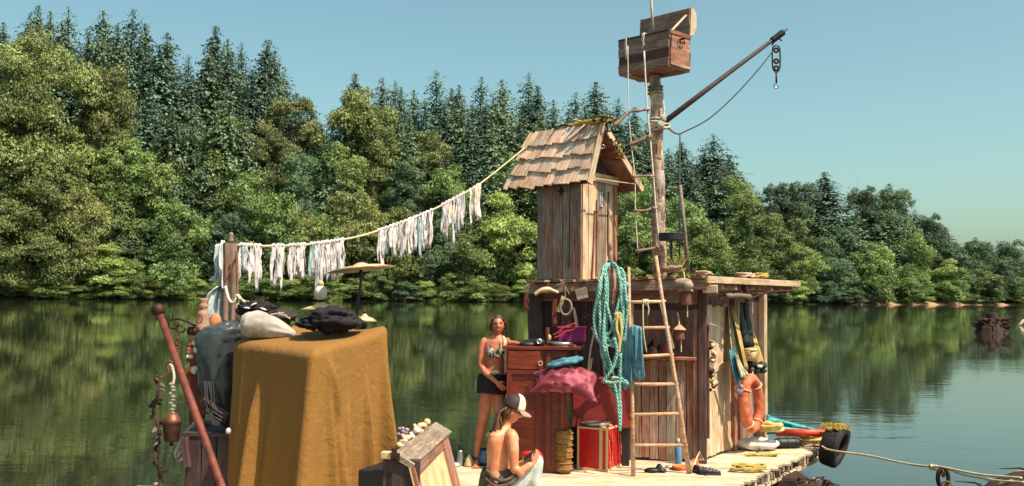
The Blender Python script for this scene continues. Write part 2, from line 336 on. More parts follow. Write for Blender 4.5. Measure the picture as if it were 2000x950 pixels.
def broad_crown(name, mat, nl=46, nleaf=15000, low=.12, wide=1.0, seed=1, lump=.27, leaf=.030):
    """crown in a unit frame: radius 1, height 2 (0..2)"""
    rg = np.random.default_rng(seed); cs = []
    for i in range(nl):
        th = rg.uniform(0, 2*math.pi); z = rg.uniform(low, 1.82); k = z/2
        rad = (math.sin(math.pi*min(.97, .16+.80*k))**.65)*wide*.80*rg.uniform(.38, 1.06)
        cs.append((rad*math.cos(th), rad*math.sin(th), z, rg.uniform(.7, 1.35)*lump*(1.0 if k < .75 else .8)))
    cs = np.array(cs); pick = rg.choice(nl, nleaf, p=cs[:, 3]**2/np.sum(cs[:, 3]**2)); c = cs[pick]
    d = rg.normal(size=(nleaf, 3)); d[:, 2] = np.abs(d[:, 2])*1.0-.35*rg.random(nleaf); d /= np.linalg.norm(d, axis=1, keepdims=True)
    rr = c[:, 3]*(1-.30*rg.random(nleaf)**1.6)
    # ragged lump surface
    wob = 1+.16*np.sin(d[:, 0]*9+c[:, 0]*20)*np.cos(d[:, 1]*8+c[:, 1]*17)+.10*np.sin(d[:, 2]*13+c[:, 2]*11)
    p = c[:, :3]+d*(rr*wob)[:, None]*np.array([1, 1, .85]); stray = rg.random(nleaf) < .07; p[stray] += rg.normal(size=(stray.sum(), 3))*.055
    nr = d+rg.normal(size=d.shape)*.55; lt = rg.random(nl)[pick]*.6; tint = lt+rg.random(nleaf)*.4
    ncl = nleaf//9; ci = rg.integers(0, ncl, nleaf); p = p[ci]+rg.normal(size=(nleaf, 3))*np.array([1, 1, .45])*(lump*.13+.006); nr = nr[ci]*.8+rg.normal(size=d.shape)*.40+np.array([0, 0, .15]); tint = lt[ci]+rg.random(nleaf)*.4
    return leafmesh(name, p, nr, leaf*rg.uniform(.6, 1.5, nleaf), tint, mat, .75)
def fir_crown(name, mat, seed=1, levels=54, rad=.155, droop=.30, sparse=1.0, spray=7):
    """unit height 1, radius about rad at the base"""
    rg = np.random.default_rng(seed); P_ = []; Nn = []; S = []; T_ = []
    for i in range(levels):
        z = .10+.89*(i/levels)**.93; k = (z-.10)/.9; r0 = rad*(1-math.exp(-(1-k)*5.0))*(1+.24*math.sin(i*1.7+seed)+.12*math.sin(i*.6+seed*2))+.002
        nb = int((5+6*(1-k))*sparse)+(1 if k < .93 else -1); ph = rg.uniform(0, 6.28)
        for j in range(nb):
            an = ph+2*math.pi*j/nb+rg.uniform(-.4, .4); L = r0*rg.uniform(.5, 1.28); dz = -droop*L*rg.uniform(.4, 1.5) if k < .93 else L*.15
            m = max(5, int(spray*(L/rad)*2.2)+6)
            for q in range(m):
                tt = (q+.6)/m; lat = rg.normal()*.16*L*(1-tt*.6)
                x = math.cos(an)*L*tt-math.sin(an)*lat; y = math.sin(an)*L*tt+math.cos(an)*lat
                P_.append((x, y, z+dz*tt**1.4+rg.normal()*.0035)); Nn.append((math.cos(an)*.5+rg.normal()*.35, math.sin(an)*.5+rg.normal()*.35, .9+rg.normal()*.3))
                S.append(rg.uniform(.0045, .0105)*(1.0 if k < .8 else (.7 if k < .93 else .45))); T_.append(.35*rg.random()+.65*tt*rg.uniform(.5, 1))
    return leafmesh(name, np.array(P_), np.array(Nn), np.array(S), np.array(T_), mat, 1.15)
def trunk_mesh(name, h, r0, limbs, mat, seed=0):
    random.seed(seed+100); mb = MB(); mb.tube([(0, 0, -.03*h), (0.004*h, 0, h*.3), (-.006*h, .004*h, h*.65), (0, 0, h*.97)], [r0*1.3, r0, r0*.6, r0*.1], 8)
    for i in range(limbs):
        z = h*random.uniform(.22, .8); a = random.uniform(0, 6.28); L = h*random.uniform(.18, .34); d = V((math.cos(a), math.sin(a), .9))
        mb.tube([(0, 0, z), d*L*.5+V((0, 0, z)), V((d.x*L, d.y*L, L*1.25))+V((0, 0, z))], [r0*.42, r0*.25, r0*.06], 5)
    me = bpy.data.meshes.new(name); me.from_pydata(mb.v, [], mb.f); me.materials.append(mat); return me
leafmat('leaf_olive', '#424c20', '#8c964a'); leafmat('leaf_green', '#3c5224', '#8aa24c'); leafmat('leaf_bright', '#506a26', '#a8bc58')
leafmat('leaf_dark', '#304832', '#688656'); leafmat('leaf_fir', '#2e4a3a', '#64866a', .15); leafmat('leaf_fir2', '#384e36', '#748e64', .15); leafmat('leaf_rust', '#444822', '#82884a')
plain('bark_far', '#3c3028', '#5e5044', scale=3)
random.seed(11)
CROWN = {}
for kk, (mt) in enumerate(('leaf_olive', 'leaf_green', 'leaf_bright', 'leaf_dark', 'leaf_rust')):
    CROWN[mt] = [broad_crown(mt+'_crown', M[mt], nl=(50, 34)[s], nleaf=(34000, 27000)[s], wide=(1.0, .92)[s], seed=kk*10+s+3, lump=(.245, .30)[s], leaf=.0205) for s in range(2)]
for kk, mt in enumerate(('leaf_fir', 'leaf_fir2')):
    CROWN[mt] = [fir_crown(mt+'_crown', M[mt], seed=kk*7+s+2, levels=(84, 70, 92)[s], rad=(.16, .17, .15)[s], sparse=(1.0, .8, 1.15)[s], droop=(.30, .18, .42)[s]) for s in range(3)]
CROWN['leaf_olive'].append(broad_crown('leaf_olive_crown', M['leaf_olive'], nl=95, nleaf=90000, seed=77, lump=.19, leaf=.0125, wide=.98))
TRUNK_B = [trunk_mesh('broad_trunk', 1.75, .035, 9, M['bark_far'], s) for s in range(2)]
TRUNK_F = trunk_mesh('fir_trunk', 1.0, .010, 0, M['bark_far'], 5)
# x in the photo, crown top, crown width, kind, distance behind the water's edge
TREES = []
def tr(x, ty, w, k, off, v=None): TREES.append((x, ty, w, k, off, v if v is not None else random.randint(0, 5)))
FIRS = [(-20, 40, 60), (35, 16, 58), (66, 8, 52), (90, 18, 46), (118, 8, 66), (150, 60, 50), (205, 12, 84), (243, 12, 92), (270, 42, 80), (318, 58, 78), (345, 100, 55), (402, 44, 84), (438, 70, 55), (467, 76, 58), (500, 70, 84), (522, 95, 60), (545, 130, 60), (578, 175, 55), (608, 196, 50),
 (640, 215, 55), (690, 138, 52), (735, 148, 44), (765, 155, 64), (786, 168, 46), (808, 172, 48), (852, 135, 66), (872, 168, 46), (890, 162, 56), (935, 145, 62), (960, 185, 46), (990, 152, 58), (1020, 140, 66), (1050, 165, 58), (1078, 190, 48), (1114, 177, 64), (1140, 210, 46), (1168, 156, 74), (1200, 188, 58), (1238, 205, 56), (1272, 235, 50),
 (1310, 286, 54), (1336, 275, 60), (1372, 286, 50), (1402, 258, 74), (1428, 300, 50), (1455, 342, 56), (1478, 372, 44), (1618, 333, 66), (1735, 356, 62), (1600, 380, 60), (1700, 374, 48), (1560, 368, 52), (1790, 408, 46), (1838, 434, 42), (1905, 462, 44), (1958, 470, 40)]
for i, (x, ty, w) in enumerate(FIRS): tr(x, ty, w*1.75, 'leaf_fir' if i % 3 else 'leaf_fir2', 52+(i*37 % 23) if x < 1500 else 34, i % 3)
random.seed(41); SKY_ = sorted((f[0], f[1]) for f in FIRS); x = -15
while x < 1500:
    tr(x, float(np.interp(x, [s[0] for s in SKY_], [s[1] for s in SKY_]))+random.uniform(22, 75), random.uniform(75, 120), random.choice(['leaf_fir', 'leaf_fir2']), random.uniform(38, 50), random.randint(0, 2)); x += random.uniform(22, 38)
for x, ty, w in ((285, 165, 60), (330, 200, 56), (372, 190, 60), (432, 172, 62), (470, 205, 56), (642, 262, 52), (800, 226, 56), (905, 232, 60), (958, 228, 56), (1042, 232, 60), (1092, 258, 58), (880, 292, 50), (1352, 332, 54), (1604, 418, 46), (1660, 420, 50), (1722, 402, 46), (1405, 330, 60)): tr(x, ty, w*1.4, 'leaf_fir' if int(x) % 2 else 'leaf_fir2', 15+x % 11, int(x) % 3)
BIG = [(60, 62, 320, 'leaf_olive', 16, 2), (-60, 120, 240, 'leaf_olive', 22, 2), (180, 118, 150, 'leaf_olive', 20, 1), (60, 310, 240, 'leaf_olive', 6, 2), (160, 360, 130, 'leaf_olive', 4, 0), (-40, 380, 180, 'leaf_green', 5, 0),
 (240, 268, 130, 'leaf_green', 14, 0), (350, 255, 170, 'leaf_dark', 22, 1), (300, 300, 120, 'leaf_green', 15, 0), (345, 395, 150, 'leaf_green', 5, 1), (215, 480, 120, 'leaf_bright', 2.5, 0), (450, 220, 92, 'leaf_bright', 30, 1), (420, 290, 130, 'leaf_green', 20, 0),
 (560, 185, 130, 'leaf_rust', 36, 0), (520, 255, 110, 'leaf_rust', 26, 1), (480, 330, 140, 'leaf_green', 13, 1), (545, 380, 140, 'leaf_green', 8, 0), (440, 400, 110, 'leaf_dark', 8, 0), (590, 300, 110, 'leaf_dark', 22, 1),
 (700, 165, 165, 'leaf_olive', 34, 0), (745, 240, 100, 'leaf_olive', 26, 1), (660, 280, 110, 'leaf_green', 20, 0), (690, 370, 150, 'leaf_olive', 9, 1), (620, 420, 130, 'leaf_green', 6, 0), (840, 250, 112, 'leaf_olive', 26, 1), (790, 300, 100, 'leaf_dark', 20, 0), (870, 320, 110, 'leaf_green', 14, 1),
 (780, 400, 130, 'leaf_olive', 7, 0), (850, 430, 100, 'leaf_dark', 6, 1), (990, 380, 150, 'leaf_bright', 8, 0), (930, 330, 90, 'leaf_dark', 18, 1), (1010, 300, 110, 'leaf_green', 26, 0), (920, 450, 110, 'leaf_green', 5, 1), (1100, 330, 140, 'leaf_green', 18, 0),
 (1230, 330, 130, 'leaf_green', 16, 1), (1250, 420, 150, 'leaf_green', 6, 0), (1330, 390, 110, 'leaf_green', 14, 1), (1300, 470, 110, 'leaf_bright', 4, 0), (1375, 430, 110, 'leaf_olive', 9, 0), (1430, 350, 100, 'leaf_green', 20, 1), (1400, 480, 110, 'leaf_green', 4, 1), (1475, 400, 110, 'leaf_green', 13, 0), (1470, 470, 120, 'leaf_green', 5, 1),
 (1520, 358, 72, 'leaf_dark', 34, 0), (1562, 365, 90, 'leaf_dark', 32, 1), (1545, 435, 110, 'leaf_green', 14, 0), (1560, 480, 100, 'leaf_green', 4, 1), (1690, 365, 90, 'leaf_dark', 30, 0), (1740, 378, 96, 'leaf_dark', 24, 1), (1650, 440, 110, 'leaf_dark', 16, 0), (1600, 470, 90, 'leaf_dark', 10, 1), (1700, 480, 100, 'leaf_green', 5, 0), (1640, 510, 80, 'leaf_dark', 3, 1),
 (1815, 418, 90, 'leaf_dark', 24, 0), (1780, 450, 90, 'leaf_green', 14, 1), (1860, 470, 90, 'leaf_dark', 16, 0), (1770, 520, 80, 'leaf_green', 3, 1), (1850, 510, 90, 'leaf_bright', 6, 0), (1905, 478, 86, 'leaf_dark', 20, 1), (1975, 468, 100, 'leaf_dark', 24, 0), (1950, 505, 90, 'leaf_dark', 12, 1), (1920, 530, 80, 'leaf_green', 4, 0), (2010, 520, 90, 'leaf_olive', 5, 1), (1985, 545, 70, 'leaf_green', 3, 0), (2080, 490, 120, 'leaf_dark', 14, 1)]
for a in BIG: tr(*a)
random.seed(23)
x = -60                                            # low growth along the water's edge
while x < 2060:
    if not (150 < x < 175): tr(x, random.uniform(525, 556)+(12 if x > 1500 else 0)+(8 if x > 1800 else 0), random.uniform(52, 92)*(.75 if x > 1650 else 1), random.choice(['leaf_green', 'leaf_dark', 'leaf_olive', 'leaf_green', 'leaf_bright']), random.uniform(-.3, 2.2) if x < 1680 else random.uniform(3, 5))
    x += random.uniform(30, 52)
x = -40                                            # second storey filling between the big crowns
while x < 1500:
    tr(x, float(np.interp(x, [0, 300, 700, 1100, 1400, 1500], [430, 420, 440, 440, 470, 480]))+random.uniform(-40, 40), random.uniform(90, 130), random.choice(['leaf_dark', 'leaf_green', 'leaf_dark', 'leaf_olive']), random.uniform(12, 26))
    x += random.uniform(55, 85)
def zone(x):
    for lim, s in ((250, 'left of the ball-topped red pole'), (462, 'between the ball-topped pole and weathered post'), (690, 'behind the hanging rags nearest the post'), (940, 'behind the upper rags of the clothesline'), (1045, 'between the clothesline end and the shingled tower'), (1205, 'hidden partly by the shingled tower'), (1300, 'just beside the log mast'), (1500, 'above the roof to the right of the mast'), (1660, 'just right of the shack roof'), (1850, 'over the water short of the floating stump'), (9999, 'beyond the floating stump')):
        if x < lim: return s
ORD = ['first', 'second', 'third', 'fourth', 'fifth', 'sixth', 'seventh', 'eighth', 'ninth', 'tenth', 'eleventh', 'twelfth', 'thirteenth', 'fourteenth', 'fifteenth']
cls = {'leaf_fir': 'dark fir', 'leaf_fir2': 'mossy green fir', 'leaf_olive': 'olive green', 'leaf_green': 'mid green', 'leaf_bright': 'bright green', 'leaf_dark': 'deep green', 'leaf_rust': 'brownish'}
seen = {}
for x, ty, w, k, off, v in sorted(TREES):
    g = far(x, off); D = g.y; top = P(x, ty, D); h = max(top.z-g.z, 2.0)*(1.0 if 'fir' in k else (1.05 if x > 1250 else 1.01)); wd = w/F*D; fir = 'fir' in k
    row = 'tall' if fir else ('bankside bush' if off < 5 and ty > 500 else 'broadleaf tree')
    key = (zone(x), k, row); seen[key] = seen.get(key, 0)+1; z_ = zone(x); o_ = ORD[seen[key]-1]
    lab = f"{o_} {cls[k]} from left {z_}" if fir else f"{o_} {cls[k]} {row.replace('broadleaf ', '').replace('bankside ', '')} from left {z_}"
    T = thing('fir_tree' if fir else ('bush' if 'bush' in row else 'broadleaf_tree'), lab, 'tree' if 'bush' not in row else 'bush', g, 'firs along the skyline' if fir else ('bushes at the far water line' if 'bush' in row else 'broadleaf trees on the far bank'))
    T.rotation_euler = (random.gauss(0, .018), random.gauss(0, .018), random.uniform(0, 6.28))
    cm = CROWN[k][v % len(CROWN[k])]
    c = bpy.data.objects.new('crown', cm); C.objects.link(c); c.parent = T
    if fir:
        r_ = (16+w/1.75*.55)*random.uniform(.9, 1.15)/F*D/.16; c.scale = (r_, r_, h)
        tt = bpy.data.objects.new('trunk', TRUNK_F); C.objects.link(tt); tt.parent = T; tt.scale = (h, h, h)
    else:
        # tall trees: crown starts above the ground, wide and low ones reach it
        ch = min(h, wd*1.35 if off > 5 else h); lift = h-ch; s = ch/2
        c.scale = (wd/2, wd/2, s*1.03); c.location.z = lift*.97-.02*ch
        tt = bpy.data.objects.new('trunk', TRUNK_B[v % 2]); C.objects.link(tt); tt.parent = T; tt.scale = (wd/2.6, wd/2.6, h/2)
        if lift > 3:                                # leafy lower storey of the same tree
            c2 = bpy.data.objects.new('lower_crown', CROWN[k][(v+1) % 2]); C.objects.link(c2); c2.parent = T; c2.scale = (wd/2.2, wd/2.2, (lift+ch*.4)/2)
random.seed(5)
# pale grass tufts on the bank below the clothesline end
mb = MB()
for i in range(1400):
    x = random.gauss(875, 14) if i < 900 else random.gauss(155, 16); p = far(x, random.uniform(.4, 2.2)); hh = random.uniform(.5, 1.5); a = random.uniform(0, 6.28); q = V((math.cos(a)*.1, math.sin(a)*.1, 0)); l = V((random.uniform(-.4, .4), random.uniform(-.4, .4), hh))
    mb.add([p-q, p+q, p+l], [(0, 1, 2)])
plain('grass', '#5c7024', '#98a848', scale=2)
tag(obj('grass', mb, M['grass']), 'sunlit grass at the water line under the clothesline', 'grass', kind='stuff')
# logs stranded on the far right bank
for (x0, y0, x1, y1, lab) in ((1658, 598, 1672, 590, 'pale driftwood log tilted out of the far water'), (1672, 599, 1685, 594, 'smaller pale driftwood log beside the tilted one')):
    D = bankD(x0)-4; mb = MB(); mb.tube([P(x0, y0, D), P((x0+x1)/2, (y0+y1)/2-.6, D), P(x1, y1, D+2)], [.35, .3, .15], 8); tag(obj('driftwood_log', mb, M['greywood'], smooth=True), lab, 'driftwood')
# floating root stump
b0 = gp(1936, 650, 0); T = thing('floating_stump', 'dark root stump drifting on the river at far right', 'stump', b0); s = b0.y/F
mb = MB(); mb.tube([b0+V((0, 0, -.3)), b0+V((0, 0, 8*s)), b0+V((3*s, 0, 26*s)), b0+V((2*s, 0, 38*s))], [34*s, 26*s, 12*s, 9*s], 12); obj('trunk', mb, M['rootbrown'], T)
for i in range(60):
    a = random.uniform(0, 6.28); L = random.uniform(10, 38)*s; z = random.uniform(2, 24)*s; st = b0+V((math.cos(a)*16*s, math.sin(a)*10*s, z)); mb = MB()
    mb.tube([st-V((math.cos(a), math.sin(a), 0))*8*s, st+V((math.cos(a)*L*.5, math.sin(a)*L*.4, random.uniform(-2, 7)*s)), st+V((math.cos(a)*L*.8, math.sin(a)*L*.5, random.uniform(-8, 20)*s))], [5*s, 2.4*s, .7*s], 6); obj('root', mb, M['rootbrown'], T)
mb = MB(); b1 = gp(1998, 636, 0); mb.tube([b1+V((-14*s, 0, -.05)), b1+V((-6*s, 0, 3*s)), b1+V((2*s, 0, 12*s)), b1+V((14*s, 0, 16*s))], [2*s, 4*s, 4*s, 3*s], 8); tag(obj('driftwood_branch', mb, M['palewood'], smooth=True), 'pale bent branch in the water beside the stump', 'driftwood')

# ------------------------------------------------------------------ raft deck
random.seed(31)
E0, E1 = gp(1461, 939), gp(1598, 876); ed = (E1-E0).normalized()
T = thing('raft_deck', 'pale plank deck of the raft carrying the shack, ladder and both people', 'raft', (1.2, 10.0, DZ))
pd = V((math.cos(R(4)), -math.sin(R(4)), 0)); pn = V((-pd.y, pd.x, 0))
def edge_t(q):   # where the line q + pd*t meets the right edge of the deck
    A_ = np.array([[pd.x, -ed.x], [pd.y, -ed.y]]); return float(np.linalg.solve(A_, np.array([E0.x-q.x, E0.y-q.y]))[0])
s = 4.6; k = 0
while s < 12.9:
    wd = random.uniform(.105, .125); q = V((0, s, DZ-.016)); te = edge_t(q)+random.uniform(-.035, .03)
    ts = -3.6 if s < 9.3 else (-1.15 if s < 10.88 else .22)
    if te > ts: plank('plank', q+pd*ts, q+pd*te, wd-.009, .032, (0, 0, 1), M['deck'], T, rag=.0022)
    s += wd
# edge rim beam and hull below
def hull(name, poly, z0, z1, mat, lab=None):
    mb = MB(); mb.prism([(p[0], p[1], z1) for p in poly], (0, 0, z0-z1)); o = obj(name, mb, mat, T); return o
L0 = E0-ed*6.0; L1 = E1+ed*.35; inn = V((-ed.y, ed.x, 0))
plank('rim_beam', L0+inn*.07+V((0, 0, -.17)), L1+inn*.07+V((0, 0, -.17)), .05, .05, (0, 0, 1), M['palewood'], T)
plank('side_beam', L0+inn*.14+V((0, 0, -.13)), L1+inn*.14+V((0, 0, -.13)), .07, .2, (0, 0, 1), M['darkwood'], T)
for i in range(52):                                # short pale pegs hanging under the plank ends
    t_ = i*.105+random.uniform(-.02, .02); p = E1-ed*t_+inn*.035
    if random.random() < .72: plank('edge_block', p+V((0, 0, -.035)), p+V((0, 0, -random.uniform(.08, .15))), random.uniform(.035, .06), .05, inn, M[random.choice(['greywood', 'palewood', 'brownwood'])], T, rag=.003)
for i, (a, b_) in enumerate(((0.25, 1.9), (2.1, 3.9), (4.2, 6.0))):
    p, q = E1-ed*a+inn*.25, E1-ed*b_+inn*.25
    mb = MB(); mb.prism([p+V((0, 0, -.22)), q+V((0, 0, -.22)), q+inn*1.6+V((0, 0, -.22)), p+inn*1.6+V((0, 0, -.22))], (0, 0, -.45)); obj('pontoon', mb, M['rootbrown'], T, bevel=.04)
mb = MB(); mb.box((-.1, 7.4, .06), (6.2, 3.6, .5)); obj('pontoon', mb, M['darkwood'], T, bevel=.04)
mb = MB(); mb.box((.55, 10.1, .02), (3.2, 1.5, .4)); obj('pontoon', mb, M['rootbrown'], T, bevel=.04)
mb = MB(); mb.box((2.1, 11.9, .02), (2.6, 1.6, .4)); obj('pontoon', mb, M['rootbrown'], T, bevel=.04)
# ------------------------------------------------------------------ shack
A = gp(1367, 904); d1 = V((-math.cos(R(12)), math.sin(R(12)), 0)); d2 = V((math.sin(R(32)), math.cos(R(32)), 0))
nF = V((-math.sin(R(12)), -math.cos(R(12)), 0)); nR = V((math.cos(R(32)), -math.sin(R(32)), 0))
WF, WR = 1.84, 2.25; B = A+d1*WF; Cc = A+d2*WR; D_ = B+d2*WR
T = SH = thing('shack', 'weathered board shack on the raft with flat plank roof and open front', 'shack', (A+B)/2)
zf = lambda y, Y: P(1300, y, Y).z-DZ               # height above deck of an image row
H1 = 1.98
def FW(t, h, o=0): return A+d1*t+V((0, 0, h))+nF*o  # point on the front wall
def RW(t, h, o=0): return A+d2*t+V((0, 0, h))+nR*o
sill = 1.17
# low wall of upright boards under the bar
t_ = .06; i = 0
while t_ < .80:
    wd = random.uniform(.085, .125); col = ['redwood', 'brownwood', 'greywood', 'redwood', 'brownwood'][i % 5]
    plank('wall_board', FW(t_+wd/2, .012+random.uniform(0, .02)), FW(t_+wd/2, sill-.03), wd-.008, .024, nF, M[col], T); t_ += wd; i += 1
while t_ < WF-.02:
    wd = random.uniform(.10, .15)
    plank('wall_board', FW(t_+wd/2, .012), FW(t_+wd/2, H1-.02), wd-.006, .024, nF, M[random.choice(['darkwood', 'brownwood', 'darkwood'])], T); t_ += wd
plank('bar_shelf', FW(.04, sill, .08), FW(.82, sill, .08), .20, .03, (0, 0, 1), M['redwood'], T)
plank('header', FW(-.04, H1-.09, .02), FW(WF+.10, H1-.09, .02), .17, .05, nF, M['brownwood'], T)
plank('header', FW(-.04, H1-.235, .035), FW(.86, H1-.235, .035), .07, .04, nF, M['darkwood'], T)
plank('corner_post', FW(-.03, 0, .03), FW(-.03, H1, .03), .10, .10, nF, M['darkwood'], T)
plank('corner_post', FW(.045, 0, .045), FW(.045, H1-.25, .045), .05, .03, nF, M['redwood'], T)
plank('corner_post', FW(WF-.02, 0, .03), FW(WF+.07, H1, .03), .17, .12, nF, M['darkwood'], T)
plank('corner_post', FW(.82, 0, .02), FW(.82, H1, .02), .09, .09, nF, M['darkwood'], T)
# right wall: pale door boards, posts, then the open rear bay
tops = [.0, .05, .22, .23, .21, .24, .22, .25, .1]
t_ = .09; i = 0
while t_ < 1.02:
    wd = random.uniform(.105, .15); hh = H1-.20-random.uniform(0, .05)
    plank('door_board', RW(t_+wd/2, .03), RW(t_+wd/2, hh), wd-.007, .024, nR, M['palewood'], T, taper=-.02); t_ += wd; i += 1
plank('door_brace', RW(.30, 1.02, .022), RW(.98, .06, .022), .09, .02, nR, M['palewood'], T)
plank('door_brace', RW(.20, 1.0, .024), RW(.98, 1.08, .024), .07, .02, nR, M['palewood'], T)
plank('door_post', RW(.06, 0, .02), RW(.06, H1-.08, .02), .09, .05, nR, M['redwood'], T)
plank('door_post', RW(.13, .25, .05), RW(.13, H1-.45, .05), .03, .03, nR, M['redwood'], T)
plank('door_post', RW(1.05, 0, .03), RW(1.05, H1-.12, .03), .09, .07, nR, M['redwood'], T)
plank('door_post', RW(1.13, .75, .06), RW(1.13, H1-.16, .06), .05, .03, nR, M['palewood'], T)
plank('door_post', RW(1.18, 0, .05), RW(1.18, 1.3, .05), .05, .03, nR, M['redwood'], T)
t_ = 1.25
while t_ < WR:
    wd = random.uniform(.12, .17); plank('wall_board', RW(t_+wd/2, .01, -.04), RW(t_+wd/2, H1-.05 if t_ > 1.75 else 1.0, -.04), wd-.006, .024, nR, M[random.choice(['brownwood', 'darkwood', 'redwood'])], T); t_ += wd
plank('corner_post', RW(WR-.02, 0, .02), RW(WR-.02, H1, .02), .10, .10, nR, M['palewood'], T)
# back and left walls
for (p, q, n_) in ((B, D_, -nR), (D_, Cc, -nF)):
    L = (q-p).length; n = int(L/.16); dd = (q-p).normalized()
    for k in range(n): o_ = p+dd*(k+.5)*L/n; plank('wall_board', o_+V((0, 0, .01)), o_+V((0, 0, H1)), L/n-.003, .024, n_, M['darkwood'], T)
# roof
Fr = P(1374, 541, 10.5); Gr = P(1552, 551, 12.45); El = P(1020, 551, 11.15); dE = (El-Fr); dG = Gr-Fr
LE = dE.length; nrm = dG.cross(dE).normalized(); nrm = nrm if nrm.z > 0 else -nrm; eu = dE.normalized()
s = 0; i = 0
while s < LE-.03:
    wd = random.uniform(.13, .165); a = Fr+eu*(s+wd/2)+dG.normalized()*random.uniform(-.03, .04); plank('roof_board', a, a+dG*random.uniform(.985, 1.03), wd-random.choice([.008, .02, .012]), .028, nrm, M['redwood' if i % 3 else 'brownwood'], T, rag=.006); s += wd; i += 1
dn = V((0, 0, -1)); gd = dG.normalized()
plank('fascia', Fr+eu*.0+gd*.07+dn*.075, El+gd*.07+dn*.075, .11, .045, -gd, M['brownwood'], T)
plank('fascia', Fr+eu*(-.03)+gd*.02+dn*.03, Fr+eu*(-.03)+dG*1.03+dn*.03, .035, .07, (0, 0, 1), M['palewood'], T)
for k in range(8):
    a = Fr+dG*(.04+.132*k); plank('rafter', a+eu*(-.02)+dn*.085, a+eu*(LE*.99)+dn*.085, .05, .09, (0, 0, 1), M['redwood' if k % 2 else 'brownwood'], T)
plank('beam_end', Fr+gd*.12+eu*.05+dn*.13, Fr+gd*.12-eu*.09+dn*.13, .10, .09, (0, 0, 1), M['palewood'], T)
plank('roof_prop', RW(.5, H1-.12, .05), Fr+dG*.5+dn*.1, .035, .035, nR, M['redwood'], T)
plank('side_plate', RW(-.05, H1-.06, 0), RW(WR+.1, H1-.02, 0), .09, .10, nR, M['brownwood'], T)
mb = MB(); mb.tube(bez([Fr+gd*.6+eu*.02+dn*.2, Fr+gd*.9+eu*.03+dn*.19, Fr+gd*1.2+eu*.02+dn*.2]), .03, 8); tag(obj('driftwood_stick', mb, M['greywood'], smooth=True), 'pale grey stick lodged under the right roof overhang', 'stick')
mb = MB(); mb.tube(bez([Fr+gd*1.1+eu*.0+dn*.24, Fr+gd*1.6-eu*.02+dn*.15, Fr+gd*2.2-eu*.1+dn*.12]), .014, 6); tag(obj('dark_pipe', mb, M['iron'], smooth=True), 'thin dark pipe running below the right roof edge', 'pipe')
# ------------------------------------------------------------------ shingled tower
a43 = R(43); dL = V((-math.cos(a43), math.sin(a43), 0)); dR = V((math.sin(a43), math.cos(a43), 0)); nL = -dR; nG = -dL
K = V((.798, 11.30, 2.44)); TW = .67; ztop = P(1136, 356, 11.3).z; Ht = ztop-K.z
T = thing('roof_tower', 'narrow board tower with steep shingled roof standing on the shack roof', 'tower', K)
def wall(o, d, n_, w, h, mats, th=.022, gap=.006, name='wall_board', hf=None):
    t_ = 0; i = 0
    while t_ < w-.02:
        wd = min(random.uniform(.12, .17), w-t_); c = o+d*(t_+wd/2); hh = h if not hf else hf(t_+wd/2)
        plank(name, c, c+V((0, 0, hh)), wd-gap, th, n_, M[mats[i % len(mats)]], T, rag=.003); t_ += wd; i += 1
wall(K, dL, nL, TW, Ht+.12, ['brownwood', 'greywood', 'brownwood'], name='wall_board')  # shade of this face put into browner boards
wall(K, dR, nG, TW, Ht, ['palewood', 'palewood', 'greywood'], hf=lambda t: Ht+.04)  # sunlight on this face put into paler boards
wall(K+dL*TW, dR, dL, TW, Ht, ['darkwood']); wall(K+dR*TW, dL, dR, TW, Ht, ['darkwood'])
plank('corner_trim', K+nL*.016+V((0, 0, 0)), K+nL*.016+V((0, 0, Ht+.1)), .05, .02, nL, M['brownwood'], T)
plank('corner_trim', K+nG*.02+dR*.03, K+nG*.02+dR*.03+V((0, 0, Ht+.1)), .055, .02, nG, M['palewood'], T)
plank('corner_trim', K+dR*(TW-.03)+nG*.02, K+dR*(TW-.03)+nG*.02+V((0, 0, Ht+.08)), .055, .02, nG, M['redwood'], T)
# narrow battens on the sunny face and a faded turquoise strip
for (t0, t1, h0, h1) in ((.19, .24, .02, .80), (.27, .28, .04, .95), (.50, .50, .3, 1.05)):
    plank('batten', K+dR*t0+nG*.024+V((0, 0, h0)), K+dR*t1+nG*.024+V((0, 0, h1)), .022, .016, nG, M['redwood'], T)
plank('painted_strip', K+dR*.36+nG*.018+V((0, 0, Ht-.27)), K+dR*.36+nG*.018+V((0, 0, Ht-.08)), .055, .012, nG, M['ragblue'], T, label='faded pale blue painted strip with rusty marks')
for (t0, h0, t1, h1) in ((.34, -.30, .36, -.12), (.40, -.26, .40, -.10), (.37, -.2, .42, -.21)):
    plank('rust_mark', K+dR*t0+nG*.027+V((0, 0, Ht+h0)), K+dR*t1+nG*.027+V((0, 0, Ht+h1)), .012, .006, nG, M['rust'], T)
# four-pointed star opening in the shaded face
sc_ = K+dL*.29+nL*.014+V((0, 0, Ht-.09)); pts = []
for k in range(8):
    a = k*math.pi/4; r_ = .075 if k % 2 == 0 else .026; pts.append(sc_+dL*(math.cos(a)*r_)+V((0, 0, math.sin(a)*r_*.8)))
mb = MB(); mb.prism(pts, nL*.004); obj('star_opening', mb, M['black'], T)
mb = MB(); mb.tube([K+dL*.16+nL*.014+V((0, 0, .12)), K+dL*.15+nL*.014+V((0, 0, Ht))], .006, 4); obj('wall_crack', mb, M['black'], T)
